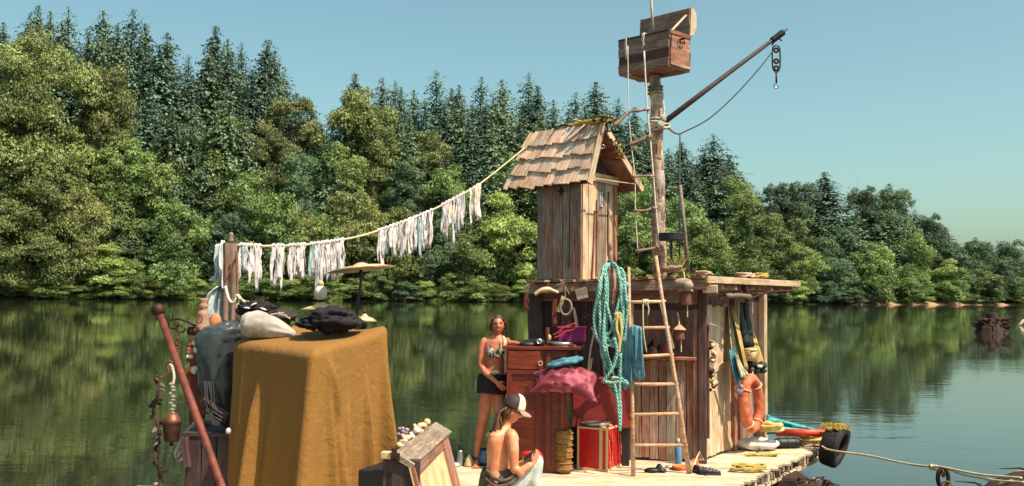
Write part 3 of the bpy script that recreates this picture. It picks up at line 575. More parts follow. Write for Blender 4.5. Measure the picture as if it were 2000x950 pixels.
# roof geometry: eave and ridge points taken from the gable plane
EL = K+nG*.26-dR*.18; EL.z = P(1150, 356, EL.y).z; ER = EL+dR*1.03; AP = EL+dR*.246; AP.z = P(1176, 243, AP.y).z
eb = 1.31; rb = 1.13
def RS(u, v):  # left slope: u along the ridge (0 front), v 0 eave .. 1 ridge
    return (EL+dL*eb*u)*(1-v)+(AP+dL*rb*u)*v
sn = (RS(1, 0)-RS(0, 0)).cross(RS(0, 1)-RS(0, 0)).normalized(); sn = sn if sn.dot(nL) > 0 else -sn
und = []
for k in range(7): plank('roof_sheathing', RS(0.0, (k+.5)/7)-sn*.03, RS(1.0, (k+.5)/7)-sn*.03, .10, .015, sn, M['darkwood'], T)
for c_ in range(4):
    v0 = -.02+c_*.25; u = 0.0
    while u < .985:
        wu = min(random.uniform(.062, .125), 1.0-u); v1 = v0+.31; jj = random.uniform(-.012, .02)
        p0 = RS(u+wu/2, v0+jj)+sn*(.036); p1 = RS(u+wu/2, min(v1, 1.01))+sn*.006
        plank('shingle', p0, p1, wu*eb*.955*(1-.14*v0), .022, sn, M['shingle'], T, rag=.006); u += wu
def RR(u, v): return (ER+dL*eb*u)*(1-v)+(AP+dL*rb*u)*v
sr = (RR(1, 0)-RR(0, 0)).cross(RR(0, 1)-RR(0, 0)).normalized(); sr = sr if sr.z > 0 else -sr
for c_ in range(6):
    plank('roof_board', RR(0, (c_+.5)/6)-sr*.01, RR(1, (c_+.5)/6)-sr*.01, .17, .018, sr, M['redwood'], T)
    for q in range(8): plank('shingle', RR((q+.5)/8, c_/6)+sr*.03, RR((q+.5)/8, min(1, (c_+1.3)/6))+sr*.01, .15, .013, sr, M['shingle'], T)
plank('barge_board', EL+nG*.015-V((0, 0, .02)), AP+nG*.015+V((0, 0, .01)), .085, .022, nG, M['palewood'], T, rag=.004)
plank('barge_board', ER+nG*.015-V((0, 0, .01)), AP+nG*.016, .075, .022, nG, M['palewood'], T, rag=.004)
plank('barge_board', ER-nG*.25-V((0, 0, .03)), AP-nG*.25-V((0, 0, .03)), .06, .03, nG, M['redwood'], T)
cb = K.z+Ht+.09
plank('cross_beam', V((*(K+nG*.03-dR*.02).xy, cb)), V((*(K+nG*.03+dR*(TW+.02)).xy, cb-.02)), .10, .03, nG, M['palewood'], T)
plank('cross_beam', V((*(EL+dR*.12+nG*.0).xy, cb-.07)), V((*(EL+dR*.92).xy, cb-.07)), .012, .012, nG, M['palewood'], T)
for k in range(5):
    tt = .12+.12*k; hh = (AP.z-K.z-Ht)*(1-abs((tt+.18-.246)/(1.03-.246)))*.9
    plank('gable_board', K+dR*tt+V((0, 0, Ht)), K+dR*tt+V((0, 0, Ht+max(hh, .05))), .118, .016, nG, M['darkwood'], T)
mb = MB(); mb.torus(P(1177, 287, 11.15), .022, .005, Matrix.Rotation(R(90), 3, 'X')); obj('hook_ring', mb, M['steel'], T, smooth=True)
# mossy rope, twig and dry growth along the ridge
rp = thing('dry_vine', 'tangle of dry vine and moss draped over the tower ridge', 'vine', AP+V((0, 0, .03)))
for k in range(26):
    u = random.random()**1.8*.8; p = RS(u, 1.0)+V((0, 0, .03)); q = [p+V((random.gauss(0, .05), random.gauss(0, .05), random.gauss(.01, .015)))-dL*(.05*j) for j in range(4)]
    mb = MB(); mb.tube(bez(q, 4), random.uniform(.006, .016), 5); obj('vine_strand', mb, M['straw' if k % 3 else 'rootbrown'], rp)
for k in range(14):
    v = random.uniform(.55, 1.0); p = RR(0, v)+nG*.03+V((0, 0, .03)); q = [p+V((random.gauss(0, .02), random.gauss(0, .02), -.03*j)) for j in range(4)]
    mb = MB(); mb.tube(bez(q, 4), random.uniform(.006, .014), 5); obj('vine_strand', mb, M['straw' if k % 2 else 'rootbrown'], rp)
mb = MB(); mb.tube(bez([RS(.42, .62)+sn*.05, RS(.28, .82)+sn*.06, RS(.14, 1.0)+V((0, 0, .06)), RS(.02, 1.0)+V((0, 0, .12))]), [.009]*24+[.006], 6); tag(obj('stick', mb, M['brownwood'], smooth=True), 'thin brown stick lying across the shingles to the ridge', 'stick')
# ------------------------------------------------------------------ log mast, chest lookout, boom
MY = 11.9
T = thing('log_mast', 'rough barked log mast rising from the roof to the wooden chest', 'mast', P(1288, 532, MY)-V((0, 0, .15)))
mb = MB(); mp = []; mr_ = []
for i in range(31):
    k = i/30; y = 545-k*(545-146); p = P(1289-9*k+1.2*math.sin(k*17), y, MY); mp.append(p); mr_.append((.086-.014*k)*(1+.07*math.sin(i*1.9)+.04*math.sin(i*4.3)))
mb.tube(mp, mr_, 14); obj('trunk', mb, M['bark'], T, smooth=True)
for i in range(26):
    k = random.uniform(.03, .95); p = P(1289-9*k, 545-k*399, MY); a = random.uniform(3.0, 6.5); n_ = V((math.cos(a), math.sin(a), 0)); L = random.uniform(.06, .2)
    plank('bark_strip', p+n_*.074-V((0, 0, L/2)), p+n_*.072+V((0, 0, L/2)), random.uniform(.03, .06), .018, n_, M[random.choice(['palewood', 'greywood', 'brownwood'])], T, rag=.008)
mb = MB()
for k in range(7):
    c = P(1284+k*1.2, 243+k*2.4-6, MY)-V((0, .02, 0)); Mx = Matrix.Rotation(R(20*math.sin(k*2)), 3, 'Y') @ Matrix.Rotation(R(14*math.cos(k*3)), 3, 'X'); mb.torus(c, .105, .013, Mx, 20, 6)
obj('rope_lashing', mb, M['whiterope'], T, smooth=True)
mb = MB(); mb.tube(bez([P(1294, 180, MY-.1), P(1297, 215, MY-.12), P(1298, 240, MY-.15)]), .012, 6); mb.ell(P(1290, 244, MY-.16), (.05, .04, .055)); mb.ell(P(1295, 232, MY-.16), (.04, .03, .05)); obj('rope_lashing', mb, M['whiterope'], T, smooth=True)
for y in (170, 176, 183): mb = MB(); mb.torus(P(1280, y, MY), .088, .012, None, 20, 6); obj('rope_lashing', mb, M['greywood'], T, smooth=True)
# chest
c45 = R(45); cL = V((-math.cos(c45), math.sin(c45), 0)); cR = V((math.sin(c45), math.cos(c45), 0)); cx = P(1308, 127, 11.5); CW, CD, CH = .765, .41, .435
T = CHEST = thing('wooden_chest', 'old wooden chest with open lid fixed on top of the log mast', 'chest', cx)
def chp(a, b, z): return cx+cL*a+cR*b+V((0, 0, z))
for k in range(4):
    h0 = CH*k/4; wm = ['brownwood', 'darkwood', 'brownwood', 'brownwood'][k]
    plank('side_board', chp(0, 0, h0+CH/8), chp(CW, 0, h0+CH/8), CH/4-.004, .022, -cR, M[wm], T); plank('side_board', chp(0, CD, h0+CH/8), chp(CW, CD, h0+CH/8), CH/4-.004, .022, cR, M[wm], T)
for (a, mt) in ((0, 'redwood'), (CW, 'darkwood')):  # sunlight on the near end is put into its redder wood
    for k in range(2): plank('end_board', chp(a, .012, CH*(k+.5)/2), chp(a, CD-.012, CH*(k+.5)/2), CH/2-.003, .022, -cL, M[mt], T, label='end board coloured orange brown as if sunlit' if a == 0 else None)
plank('end_trim', chp(-.014, 0, CH-.03), chp(-.014, CD, CH-.03), .05, .012, -cL, M['redwood'], T); plank('end_trim', chp(-.014, 0, .02), chp(-.014, CD, .02), .03, .012, -cL, M['greywood'], T)
plank('bottom_board', chp(CW/2, 0, -.012), chp(CW/2, CD, -.012), CW, .02, (0, 0, 1), M['redwood'], T)  # reddish wood carries the light reflected onto the underside
plank('support_board', chp(.04, .30, -.035), chp(CW*.93, .30, -.035), .09, .03, (0, 0, 1), M['redwood'], T); plank('support_board', chp(CW-.14, -.02, -.03), chp(CW-.14, CD+.05, -.03), .13, .03, (0, 0, 1), M['redwood'], T)
plank('lid_frame', chp(0, 0, CH-.01), chp(CW, 0, CH-.01), .025, .03, -cR, M['darkwood'], T)
mb = MB(); mb.tube(bez([chp(-.03, .15, CH*.78), chp(-.045, .15, CH*.69), chp(-.045, .25, CH*.69), chp(-.03, .25, CH*.78)], 5), .008, 6); mb.box(chp(-.02, .2, CH*.79), (.02, .13, .02), Matrix.Rotation(R(45), 3, 'Z')); obj('handle', mb, M['iron'], T)
lidz = CH; up_ = (V((0, 0, 1))+cR*.08).normalized()
def lp(a, h, o): return chp(a, CD, lidz)+up_*h+cR*o
for k in range(3): plank('lid_board', lp(.01, .06+.115*k, .0), lp(CW-.01, .06+.115*k, .0), .113, .015, -cR, M['brownwood'], T)
arc = [(0, 0)]+[(.36*(1-math.cos(math.pi*j/8))/2, .03+.10*math.sin(math.pi*j/8)) for j in range(9)]+[(.36, 0)]
for a in (0, CW): mb = MB(); mb.prism([lp(a-.01, h, o) for h, o in arc], cL*.02); obj('lid_end', mb, M['palewood' if a == 0 else 'brownwood'], T)
for j in range(8):
    (h0, o0), (h1, o1) = arc[j+1], arc[j+2]; nn = (cR*(h1-h0)-up_*(o1-o0)).normalized(); plank('lid_slat', lp(0, (h0+h1)/2, (o0+o1)/2+.003), lp(CW, (h0+h1)/2, (o0+o1)/2+.003), math.hypot(h1-h0, o1-o0)+.004, .012, nn, M['brownwood'], T)
plank('lid_stay', chp(.10, .10, CH-.03), lp(.05, .26, -.02), .028, .014, -cR, M['palewood'], T)
for (a, L_) in ((.64, .22), (.37, .16)):
    mb = MB()
    for k in range(7): mb.tube(bez([chp(a+random.uniform(-.012, .012), .02, CH+.012), chp(a+random.uniform(-.02, .02), -.025, CH+.005), chp(a+random.uniform(-.015, .015), -.035, CH-L_*.5), chp(a+random.uniform(-.012, .012), -.03, CH-L_*random.uniform(.8, 1.25))], 5), .008, 5)
    obj('rope_lashing', mb, M['whiterope'], T, smooth=True)
mb = MB(); mb.tube([P(1276, 60, 11.75), P(1273, 20, 11.75), P(1270, -30, 11.75)], .016, 8); tag(obj('flag_pole', mb, M['palewood'], smooth=True), 'thin pale pole rising out of the chest past the picture top', 'pole')
# boom
b0, b1 = P(1292, 243, 11.8), P(1538, 57, 12.5)
T = thing('boom', 'long dark spar slanting up from the mast to the right', 'spar', b0)
mb = MB(); mb.tube([b0, b0.lerp(b1, .5)+V((0, 0, .006)), b0.lerp(b1, .93), b1], [.036, .030, .024, .010], 10); obj('spar', mb, M['darkwood'], T, smooth=True)
mb = MB()
for k in range(8): mb.torus(b0.lerp(b1, .875+.012*k), .034, .010, (b1-b0).to_track_quat('Z', 'Y').to_matrix(), 12, 6)
mb.tube([b0.lerp(b1, .9), P(1508, 88, 12.4)], .012, 6); mb.tube([b0.lerp(b1, .92)+V((0, 0, -.02)), P(1527, 80, 12.4)], .010, 6); obj('lashing', mb, M['black'], T, smooth=True)
pc = P(1516, 112, 12.4); px_ = 12.4/F; T = thing('pulley_block', 'dark pulley block with a steel hook hanging from the spar tip', 'pulley', pc+V((0, 0, -.35)))
for sx in (-1, 1): mb = MB(); mb.tube(bez([pc+V((sx*1*px_, 0, 24*px_)), pc+V((sx*7*px_, 0, 16*px_)), pc+V((sx*7*px_, 0, -20*px_)), pc+V((0, 0, -32*px_))], 6), 1.6*px_, 6); obj('cheek', mb, M['black'], T, smooth=True)
for dz in (14, -8, -22): mb = MB(); mb.torus(pc+V((0, 0, dz*px_)), 4*px_, 2.2*px_, Matrix.Rotation(R(90), 3, 'X'), 16, 8); obj('sheave', mb, M['rootbrown'], T, smooth=True)
mb = MB(); mb.tube([pc+V((0, 0, -30*px_)), pc+V((0, 0, -52*px_))], 1.8*px_, 6); obj('shank', mb, M['iron'], T, smooth=True)
mb = MB(); mb.torus(pc+V((0, 0, -57*px_)), 4.6*px_, 1.5*px_, Matrix.Rotation(R(90), 3, 'X'), 18, 8, R(80), R(395)); obj('hook', mb, M['steel'], T, smooth=True)
mb = MB(); mb.tube(bez([P(1510, 99, 12.4), P(1483, 134, 12.3), P(1433, 189, 12.15), P(1382, 234, 12.0), P(1328, 262, 11.9)], 8), .0085, 6); mb.tube([P(1328, 262, 11.9), P(1327, 520, 11.9)], .010, 6); tag(obj('boom_rope', mb, M['darkrope'], smooth=True), 'dark rope sagging from the spar tip then dropping to the roof', 'rope')
mb = MB(); mb.tube(bez([P(1303, 240, 11.8), P(1308, 252, 11.85), P(1318, 260, 11.88), P(1328, 262, 11.9)], 6), .012, 6); tag(obj('rope_tie', mb, M['brownrope'], smooth=True), 'short brown rope tying the hanging rope back to the mast', 'rope')
mb = MB(); mb.tube([P(1329, 362, 11.8), P(1337, 445, 11.75), P(1344, 532, 11.7)], [.016, .022, .028], 8); tag(obj('leaning_pole', mb, M['greywood'], smooth=True), 'grey weathered pole leaning up from the roof beside the dark rope', 'pole')
# round dark lamp shade on a rod, dry grass at its foot
c0 = P(1311, 464, 11.6); T = thing('hanging_drum', 'flat black round drum held on a rod above the roof', 'drum', c0-V((0, 0, .45)))
mb = MB(); mb.lathe([(.0, -.04), (.16, -.04), (.168, -.03), (.168, .035), (.16, .042), (.0, .042)], c0, 24); obj('drum', mb, M['black'], T, smooth=False)
mb = MB(); mb.torus(c0+V((0, 0, .04)), .163, .009, None, 24, 6); obj('rim', mb, M['rubber'], T, smooth=True)
mb = MB(); mb.tube([c0, c0-V((0, 0, .44))], .014, 6); obj('rod', mb, M['black'], T)
for (gx, gy, n, lab) in ((1322, 533, 60, 'spiky dry grass tuft on the roof under the black drum'),):
    mb = MB(); g0 = P(gx, gy, 11.5)
    for k in range(n):
        a = random.uniform(0, 6.28); l = V((math.cos(a)*random.uniform(.02, .16), math.sin(a)*.1, random.uniform(.04, .22))); mb.tube([g0+V((math.cos(a)*.03, 0, 0)), g0+l*.6, g0+l], [.004, .003, .001], 4)
    tag(obj('grass_tuft', mb, M['straw']), lab, 'dry grass')
def coil(name, c, r0, rope_r, turns, mat, lab, cat='rope coil', flat=.6, zj=.03, M_=None, seed=0):
    rd = random.Random(seed); pts = []
    for k in range(turns*14):
        a = k/14*2*math.pi; r_ = r0*(1+.22*math.sin(k*.37+seed)+.1*rd.uniform(-1, 1)); p = V((r_*math.cos(a), r_*flat*math.sin(a), rope_r+zj*(k/(turns*14))+rd.uniform(0, zj*.5))); pts.append(V(c)+(M_ @ p if M_ else p))
    mb = MB(); mb.tube(bez(pts, 2), rope_r, 6); return tag(obj(name, mb, mat, smooth=True), lab, cat)
rz = Fr.z+.02
coil('rope_coil', P(1312, 535, 11.4)+V((0, 0, -.0)), .11, .013, 5, M['greywood'], 'pale rope coil on the roof at the foot of the grey pole', zj=.06, seed=1)
coil('rope_coil', P(1375, 536, 11.6)+V((0, 0, -.02)), .08, .012, 4, M['palewood'], 'small straw coloured rope coil near the front right roof corner', zj=.03, seed=2)
coil('rope_coil', P(1455, 545, 11.7)+V((0, 0, -.0)), .09, .014, 4, M['palewood'], 'yellowish rope coil lying on the right side of the roof', zj=.04, seed=3)
coil('rope_coil', P(1485, 546, 12.0)+V((0, 0, -.0)), .08, .012, 4, M['straw'], 'yellow rope heap nearest the far right roof corner', zj=.05, seed=4)
mb = MB(); mb.tube(bez([P(1450, 545, 11.5), P(1453, 560, 11.35), P(1458, 580, 11.4), P(1461, 600, 11.45)], 6), [.03]*8+[.026]*10+[.01], 8)
mb.tube(bez([P(1445, 548, 11.5), P(1465, 541, 11.45), P(1470, 552, 11.4), P(1459, 562, 11.35)], 6), .010, 6); tag(obj('branch_hook', mb, M['darkwood'], smooth=True), 'gnarled dark branch hooked over the right roof edge', 'branch')
# rope ladder up to the chest
T = thing('rope_ladder', 'rope ladder with crooked stick rungs hanging from the chest beside the mast', 'rope ladder', P(1262, 500, 11.6))
for (pts, r_, mt) in (([(1226, 90), (1228, 213), (1234, 290), (1240, 345), (1241, 412), (1246, 495)], .0075, 'whiterope'), ([(1258, 100), (1264, 210), (1270, 272), (1276, 344), (1281, 408), (1289, 490)], .011, 'whiterope')):
    mb = MB(); mb.tube(bez([P(a, b_, 11.55) for a, b_ in pts], 6), r_, 6); obj('side_rope', mb, M[mt], T, smooth=True)
for (pts, r_) in (([(1197, 248), (1215, 232), (1230, 219), (1250, 216), (1269, 213)], .019), ([(1229, 283), (1248, 276), (1274, 266)], .022), ([(1236, 346), (1257, 344), (1280, 344)], .013), ([(1238, 413), (1262, 411), (1284, 406)], .015), ([(1243, 491), (1268, 487), (1292, 482)], .018)):
    mb = MB(); q = bez([P(a, b_, 11.52) for a, b_ in pts], 4); mb.tube(q, [r_*(1+.15*math.sin(j*1.3)) for j in range(len(q))], 7); mb.ell(P(pts[-1][0]-8, pts[-1][1]+1, 11.5), (.022, .02, .022), n=8, m=5); obj('rung', mb, M['brownwood'], T, smooth=True)
# ------------------------------------------------------------------ ladder leaning on the roof edge
T = thing('pole_ladder', 'tall pole ladder with round rungs leaning against the roof front', 'ladder', gp(1290, 926))
lt0, lb0 = P(1228, 522, 10.32), gp(1237, 930); rt0, rb0 = P(1281, 500, 10.32), gp(1346, 925)
lb0.z += .0; LADY = lb0.y
for (a, b_, r_) in ((lt0, lb0, .019), (rt0, rb0, .021)): mb = MB(); mb.tube([b_, b_.lerp(a, .35)+V((.006, 0, 0)), b_.lerp(a, .7)+V((-.004, 0, 0)), a], [r_*1.25, r_*1.1, r_, r_*.85], 10); obj('rail', mb, M['pole'], T, smooth=True)
def on(a, b_, y):   # point of a rail at image row y
    best = min((abs(proj(b_.lerp(a, k/200))[1]-y), k) for k in range(201)); return b_.lerp(a, best[1]/200)
def proj(p): q = CR.transposed() @ (V(p)-V((0, 0, CAMZ))); return (CX+F*q.x/-q.z, CY-F*q.y/-q.z)
for (yl, yr) in ((591, 589), (641, 640), (697, 694), (750, 750), (809, 808), (869, 869)):
    p, q = on(lt0, lb0, yl), on(rt0, rb0, yr); dd = (q-p).normalized(); mb = MB(); mb.tube([p-dd*.02, p.lerp(q, .5)+V((0, 0, -.003)), q+dd*.03], [.016, .018, .016], 9); obj('rung', mb, M['pole'], T, smooth=True)
mb = MB(); q = on(rt0, rb0, 591); p = on(lt0, lb0, 590); kn = p.lerp(q, .48)
for k in range(5): mb.torus(kn+V((.012*(k-2), 0, 0)), .026, .009, Matrix.Rotation(R(90), 3, 'Y') @ Matrix.Rotation(R(random.uniform(-15, 15)), 3, 'X'), 12, 6)
mb.tube(bez([kn+V((.01, -.02, 0)), kn+V((.03, -.03, -.07)), kn+V((.02, -.03, -.14))], 4), .008, 5); mb.tube(bez([kn+V((-.03, -.02, 0)), kn+V((-.03, -.03, -.2)), kn+V((-.02, -.02, -.36)), kn+V((.01, 0, -.53))], 5), .008, 5); tag(obj('rope_knot', mb, M['palerope'], smooth=True), 'pale rope knotted round the top rung with a long loose end', 'rope')
# two short battens behind the ladder
for (a, b_, w_, lab) in (((1233, 594, 10.5), (1233, 655, 10.5), .045, 'short pale batten upright behind the left ladder rail'), ((1290, 590, 10.45), (1314, 682, 10.42), .035, 'slanting pale batten beside the right ladder rail')):
    o = plank('batten', P(*a), P(*b_), w_, .02, nF, M['pole']); tag(o, lab, 'batten')
# ------------------------------------------------------------------ carved post with the big turquoise rope
bp_ = P(1192, 545, 10.45); T = thing('rope_post', 'dark turned wooden post standing up through the turquoise rope loops', 'post', P(1192, 600, 10.45)); px_ = 10.45/F
prof = [(.001, 125), (3.5, 124), (5.5, 121), (5.8, 117), (4.6, 112), (3.6, 110), (4.2, 106), (5.5, 98), (4.2, 90), (4.6, 87), (6.4, 85), (6.6, 82), (5.2, 80), (8, 74), (10.5, 62), (12, 48), (11, 30), (9, 10), (8, -20), (.001, -20)]
mb = MB(); mb.lathe([(a*px_, (b_-20)*px_) for a, b_ in prof[::-1]], P(1192, 578, 10.45), 16); obj('shaft', mb, M['brownwood'], T, smooth=True)
mb = MB(); mb.torus(P(1192, 514, 10.45), 6.2*px_, 1.2*px_, None, 16, 6); mb.torus(P(1192, 511, 10.45), 5.6*px_, 1.1*px_, None, 16, 6); obj('iron_ring', mb, M['iron'], T, smooth=True)
T = thing('rope_hank', 'large hank of turquoise rope looped over the turned post', 'rope', P(1192, 740, 10.3))
loops = [(1164, 640, 1222, 560), (1160, 660, 1218, 640), (1168, 612, 1212, 655), (1171, 640, 1224, 600), (1176, 585, 1226, 640), (1166, 600, 1206, 690), (1180, 690, 1216, 700), (1178, 735, 1212, 720), (1172, 700, 1220, 665), (1184, 748, 1226, 620), (1175, 670, 1221, 720)]
for i, (xl, yl, xr, yr) in enumerate(loops):
    lo = max(yl, yr)+random.uniform(8, 28); yo = lambda: 10.28+random.uniform(-.05, .05); xm = (xl+xr)/2+random.uniform(-6, 8)
    q = [P(1193-random.uniform(2, 8), 522-random.uniform(0, 9), 10.42), P(1180+random.uniform(-6, 4), 527+random.uniform(-2, 8), 10.33), P(xl+random.uniform(0, 10), 565+random.uniform(-8, 14), yo()), P(xl, (yl+570)/2, yo()), P(xl+random.uniform(2, 8), yl+2, yo()), P(xm, lo, 10.25), P(xr-2, yr, yo()), P(xr+random.uniform(-5, 3), (yr+555)/2, yo()), P(1214+random.uniform(-5, 6), 545+random.uniform(-8, 14), 10.3), P(1204, 522+random.uniform(-4, 4), 10.36), P(1196, 516+random.uniform(-3, 3), 10.42)]
    mb = MB(); mb.tube(bez(q, 6), .0155, 8); obj('rope_loop', mb, M['tealrope'], T, smooth=True)
for q in ([(1180, 745), (1196, 748), (1212, 745), (1226, 750), (1214, 740), (1195, 738)], [(1200, 750), (1205, 775), (1208, 800), (1210, 820), (1211, 842)], [(1212, 690), (1211, 730), (1210, 770), (1212, 800), (1211, 838)], [(1176, 748), (1196, 720), (1205, 690), (1200, 660)]):
    mb = MB(); mb.tube(bez([P(a, b_, 10.16) for a, b_ in q], 6), .017, 8); obj('rope_tail', mb, M['tealrope'], T, smooth=True)
mb = MB(); mb.tube(bez([P(1156, 700, 10.5), P(1148, 745, 10.5), P(1152, 690, 10.5), P(1160, 650, 10.5), P(1155, 640, 10.5)], 6), .012, 6); obj('grey_loop', mb, M['palerope'], T, smooth=True)
for q in ([(1207, 612), (1204, 640), (1210, 665), (1209, 690)], [(1200, 615), (1210, 612), (1212, 622)], [(1211, 618), (1214, 650), (1208, 684)]): mb = MB(); mb.tube(bez([P(a, b_, 10.2) for a, b_ in q], 5), .015, 8); obj('yellow_tie', mb, M['yellowrope'], T, smooth=True)
# ------------------------------------------------------------------ blue garment on the ladder
def cloth(name, P0, P1, drop_fn, folds, amp, mat, lab=None, cat='cloth', parent=None, nu=28, nv=18, depth=(0, -1, 0), flare=.1, seed=0, solid=.006, rag=0):
    """hanging cloth between two points, drop_fn(u) gives its length"""
    rd = random.Random(seed); ph = rd.uniform(0, 6); dp = V(depth); G = []
    for j in range(nv+1):
        v = j/nv; row = []
        for i in range(nu+1):
            u = i/nu; p = V(P0).lerp(V(P1), .5+(u-.5)*(1+flare*v)); f = math.sin(u*folds*6.28+ph+v*1.1)*.6+math.sin(u*folds*2.3*6.28+ph*2-v)*.3
            row.append(p+dp*(amp*f*(.25+.75*v))+V((amp*.35*math.sin(u*folds*6.28+ph+1.5)*v, 0, -drop_fn(u)*v+(rag*rd.uniform(-1, 1) if v == 1 else 0))))
        G.append(row)
    mb = MB(); mb.grid(G); o = obj(name, mb, mat, parent, smooth=True, solid=solid)
    return tag(o, lab, cat) if lab else o
T = thing('blue_garment', 'faded blue garment hung over the ladder rail beside the turquoise rope', 'garment', P(1232, 745, 10.2))
cloth('garment_body', P(1234, 634, 10.20), P(1251, 638, 10.18), lambda u: .60-.10*u+.05*math.sin(u*9), 1.6, .055, M['denim'], parent=T, flare=.9, seed=3, rag=.012)
cloth('garment_flap', P(1226, 642, 10.2), P(1238, 635, 10.14), lambda u: .56+.06*math.sin(u*7), 1.2, .05, M['denim'], parent=T, flare=2.0, seed=5, rag=.015)
cloth('garment_sleeve', P(1241, 636, 10.10), P(1254, 642, 10.10), lambda u: .36+.16*u, 1.1, .05, M['denim'], parent=T, flare=.15, seed=8)
# ------------------------------------------------------------------ bells on the shack
for (x, y0, y1, w, mt, lab) in ((1339, 558, 596, 28, 'copper', 'upper copper bell hung under the roof corner'), (1327, 637, 664, 24, 'copper', 'lower copper bell with conical cap beside the ladder')):
    Y = 10.5; s_ = Y/F; c = P(x, y1, Y); h = (y1-y0)*s_; T = thing('bell', lab, 'bell', c)
    mb = MB(); mb.lathe([(w*.42*s_, 0), (w*.45*s_, .01), (w*.36*s_, h*.75), (w*.30*s_, h*.8), (.001, h*.8)], c, 18); obj('body', mb, M[mt], T, smooth=True)
    mb = MB(); mb.lathe([(w*.56*s_, h*.70), (w*.50*s_, h*.78), (w*.2*s_, h*1.02), (w*.08*s_, h*1.1), (.001, h*1.12)], c, 18); obj('cap', mb, M['pole'], T, smooth=True)
    mb = MB(); mb.tube([c+V((0, 0, h*1.1)), c+V((-.01, .05, h*1.1+.13))], .008, 5); mb.tube([c+V((.02, 0, .0)), c+V((.02, 0, -.13))], .007, 5); obj('hanger', mb, M['palerope'], T)
# white towel strip and little things at the bar
mb = MB(); mb.ell(P(1334, 552, 10.45), (.10, .05, .05)); mb.ell(P(1344, 558, 10.42), (.06, .05, .05)); tag(obj('rope_bundle', mb, M['greywood'], smooth=True), 'dull cloth bundle stuffed above the upper bell', 'bundle')
T = thing('blue_bottle', 'blue grey bottle standing inside the low ladder gap by the boards', 'bottle', gp(1322, 903)); c = gp(1322, 903)+V((.0, -.09, 0))
mb = MB(); mb.lathe([(.035, 0), (.04, .01), (.04, .17), (.02, .21), (.014, .22), (.014, .25), (.001, .25)], c, 14); obj('body', mb, M['bluejug'], T, smooth=True)
mb = MB(); mb.lathe([(.017, .245), (.017, .275), (.001, .275)], c, 10); obj('cap', mb, M['white'], T)
# ------------------------------------------------------------------ red-brown cabinet
random.seed(77)
def frame_at(c, yaw): c_, s_ = math.cos(R(yaw)), math.sin(R(yaw)); return V((c_, -s_, 0)), V((s_, c_, 0))   # right, depth
ct = P(1060, 680, 10.35); CH_ = ct.z-DZ; dx, dy = frame_at(ct, 8)
c0 = V((ct.x, ct.y, DZ)); T = thing('cabinet', 'tall dark red wooden cabinet beside the standing woman', 'cabinet', c0)
def cb_(a, b, z): return c0+dx*a+dy*b+V((0, 0, z))
Wc, Dc = .385, .50; s_ = 10.35/F
mb = MB(); mb.box(cb_(-Wc/2, Dc/2, CH_/2-.01), (Wc, Dc, CH_-.02), Matrix((dx, dy, V((0, 0, 1)))).transposed()); obj('body', mb, M['mahogany'], T, bevel=.006)
mb = MB(); mb.box(cb_(Wc*.36/2+.02, Dc/2+.02, CH_/2-.01), (.34, Dc, CH_-.03), Matrix((dx, dy, V((0, 0, 1)))).transposed()); obj('side_body', mb, M['mahogany'], T, bevel=.006)
plank('top', cb_(-Wc-.025, Dc/2, CH_), cb_(.40, Dc/2, CH_), Dc+.06, .035, (0, 0, 1), M['mahogany'], T)
plank('drawer_front', cb_(-Wc+.02, -.012, CH_-.13), cb_(-.02, -.012, CH_-.13), .19, .02, -dy, M['mahogany'], T)
for (a0, z0, a1, z1, w_) in ((-Wc+.03, .10, -Wc+.03, CH_-.27, .05), (-.04, .10, -.04, CH_-.27, .05), (-Wc+.0, .08, -.0, .08, .08), (-Wc+.0, CH_-.26, -.0, CH_-.26, .04), (.06, .05, .06, CH_-.05, .05), (.21, .05, .21, CH_-.05, .05)):
    plank('door_frame' if a0 < .05 else 'side_frame', cb_(a0, -.013 if a0 < .05 else .004, z0), cb_(a1, -.013 if a0 < .05 else .004, z1), w_, .018, -dy, M['mahogany'], T, rag=.001)
mb = MB(); mb.torus(cb_(-.02, -.03, CH_-.16), .022, .005, Matrix.Rotation(R(90), 3, 'X'), 14, 6); obj('ring_pull', mb, M['cream'], T)
tz = V((0, 0, CH_+.02))
mb = MB(); mb.ell(P(1040, 671, 10.5), (.13, .08, .05), n=18, m=10); mb.ell(P(1030, 673, 10.45), (.10, .08, .035)); mb.ell(P(1052, 669, 10.45), (.08, .07, .045)); o = tag(obj('cap', mb, M['bluecloth' if 0 else 'black'], smooth=True, remesh=.012), 'crumpled dark cap with a pale round badge on the cabinet', 'cap')
T = o; ORG[o.name] = V(o.location); mb = MB(); mb.torus(P(1053, 667, 10.37), .022, .006, Matrix.Rotation(R(80), 3, 'X'), 14, 6); obj('badge_ring', mb, M['steel'], T)
T = thing('candle_stick', 'small dark stick lamp with a pale oval shade on the cabinet', 'lamp', P(1072, 678, 10.45)); mb = MB(); mb.tube([P(1070, 678, 10.5), P(1069, 640, 10.5)], .022, 8); obj('stem', mb, M['rust'], T); mb = MB(); mb.ell(P(1073, 660, 10.42), (.020, .02, .035)); obj('shade', mb, M['cream'], T, smooth=True)
T = thing('magenta_box', 'magenta box standing behind the cabinet top', 'box', P(1117, 668, 10.75)); mb = MB(); mb.box(P(1117, 654, 10.75), (.29, .16, .155), Matrix.Rotation(R(-8), 3, 'Z')); obj('body', mb, M['magenta'], T, bevel=.01); mb = MB(); mb.box(P(1117, 640, 10.75), (.305, .175, .02), Matrix.Rotation(R(-8), 3, 'Z')); obj('lid', mb, M['magenta'], T, bevel=.005)
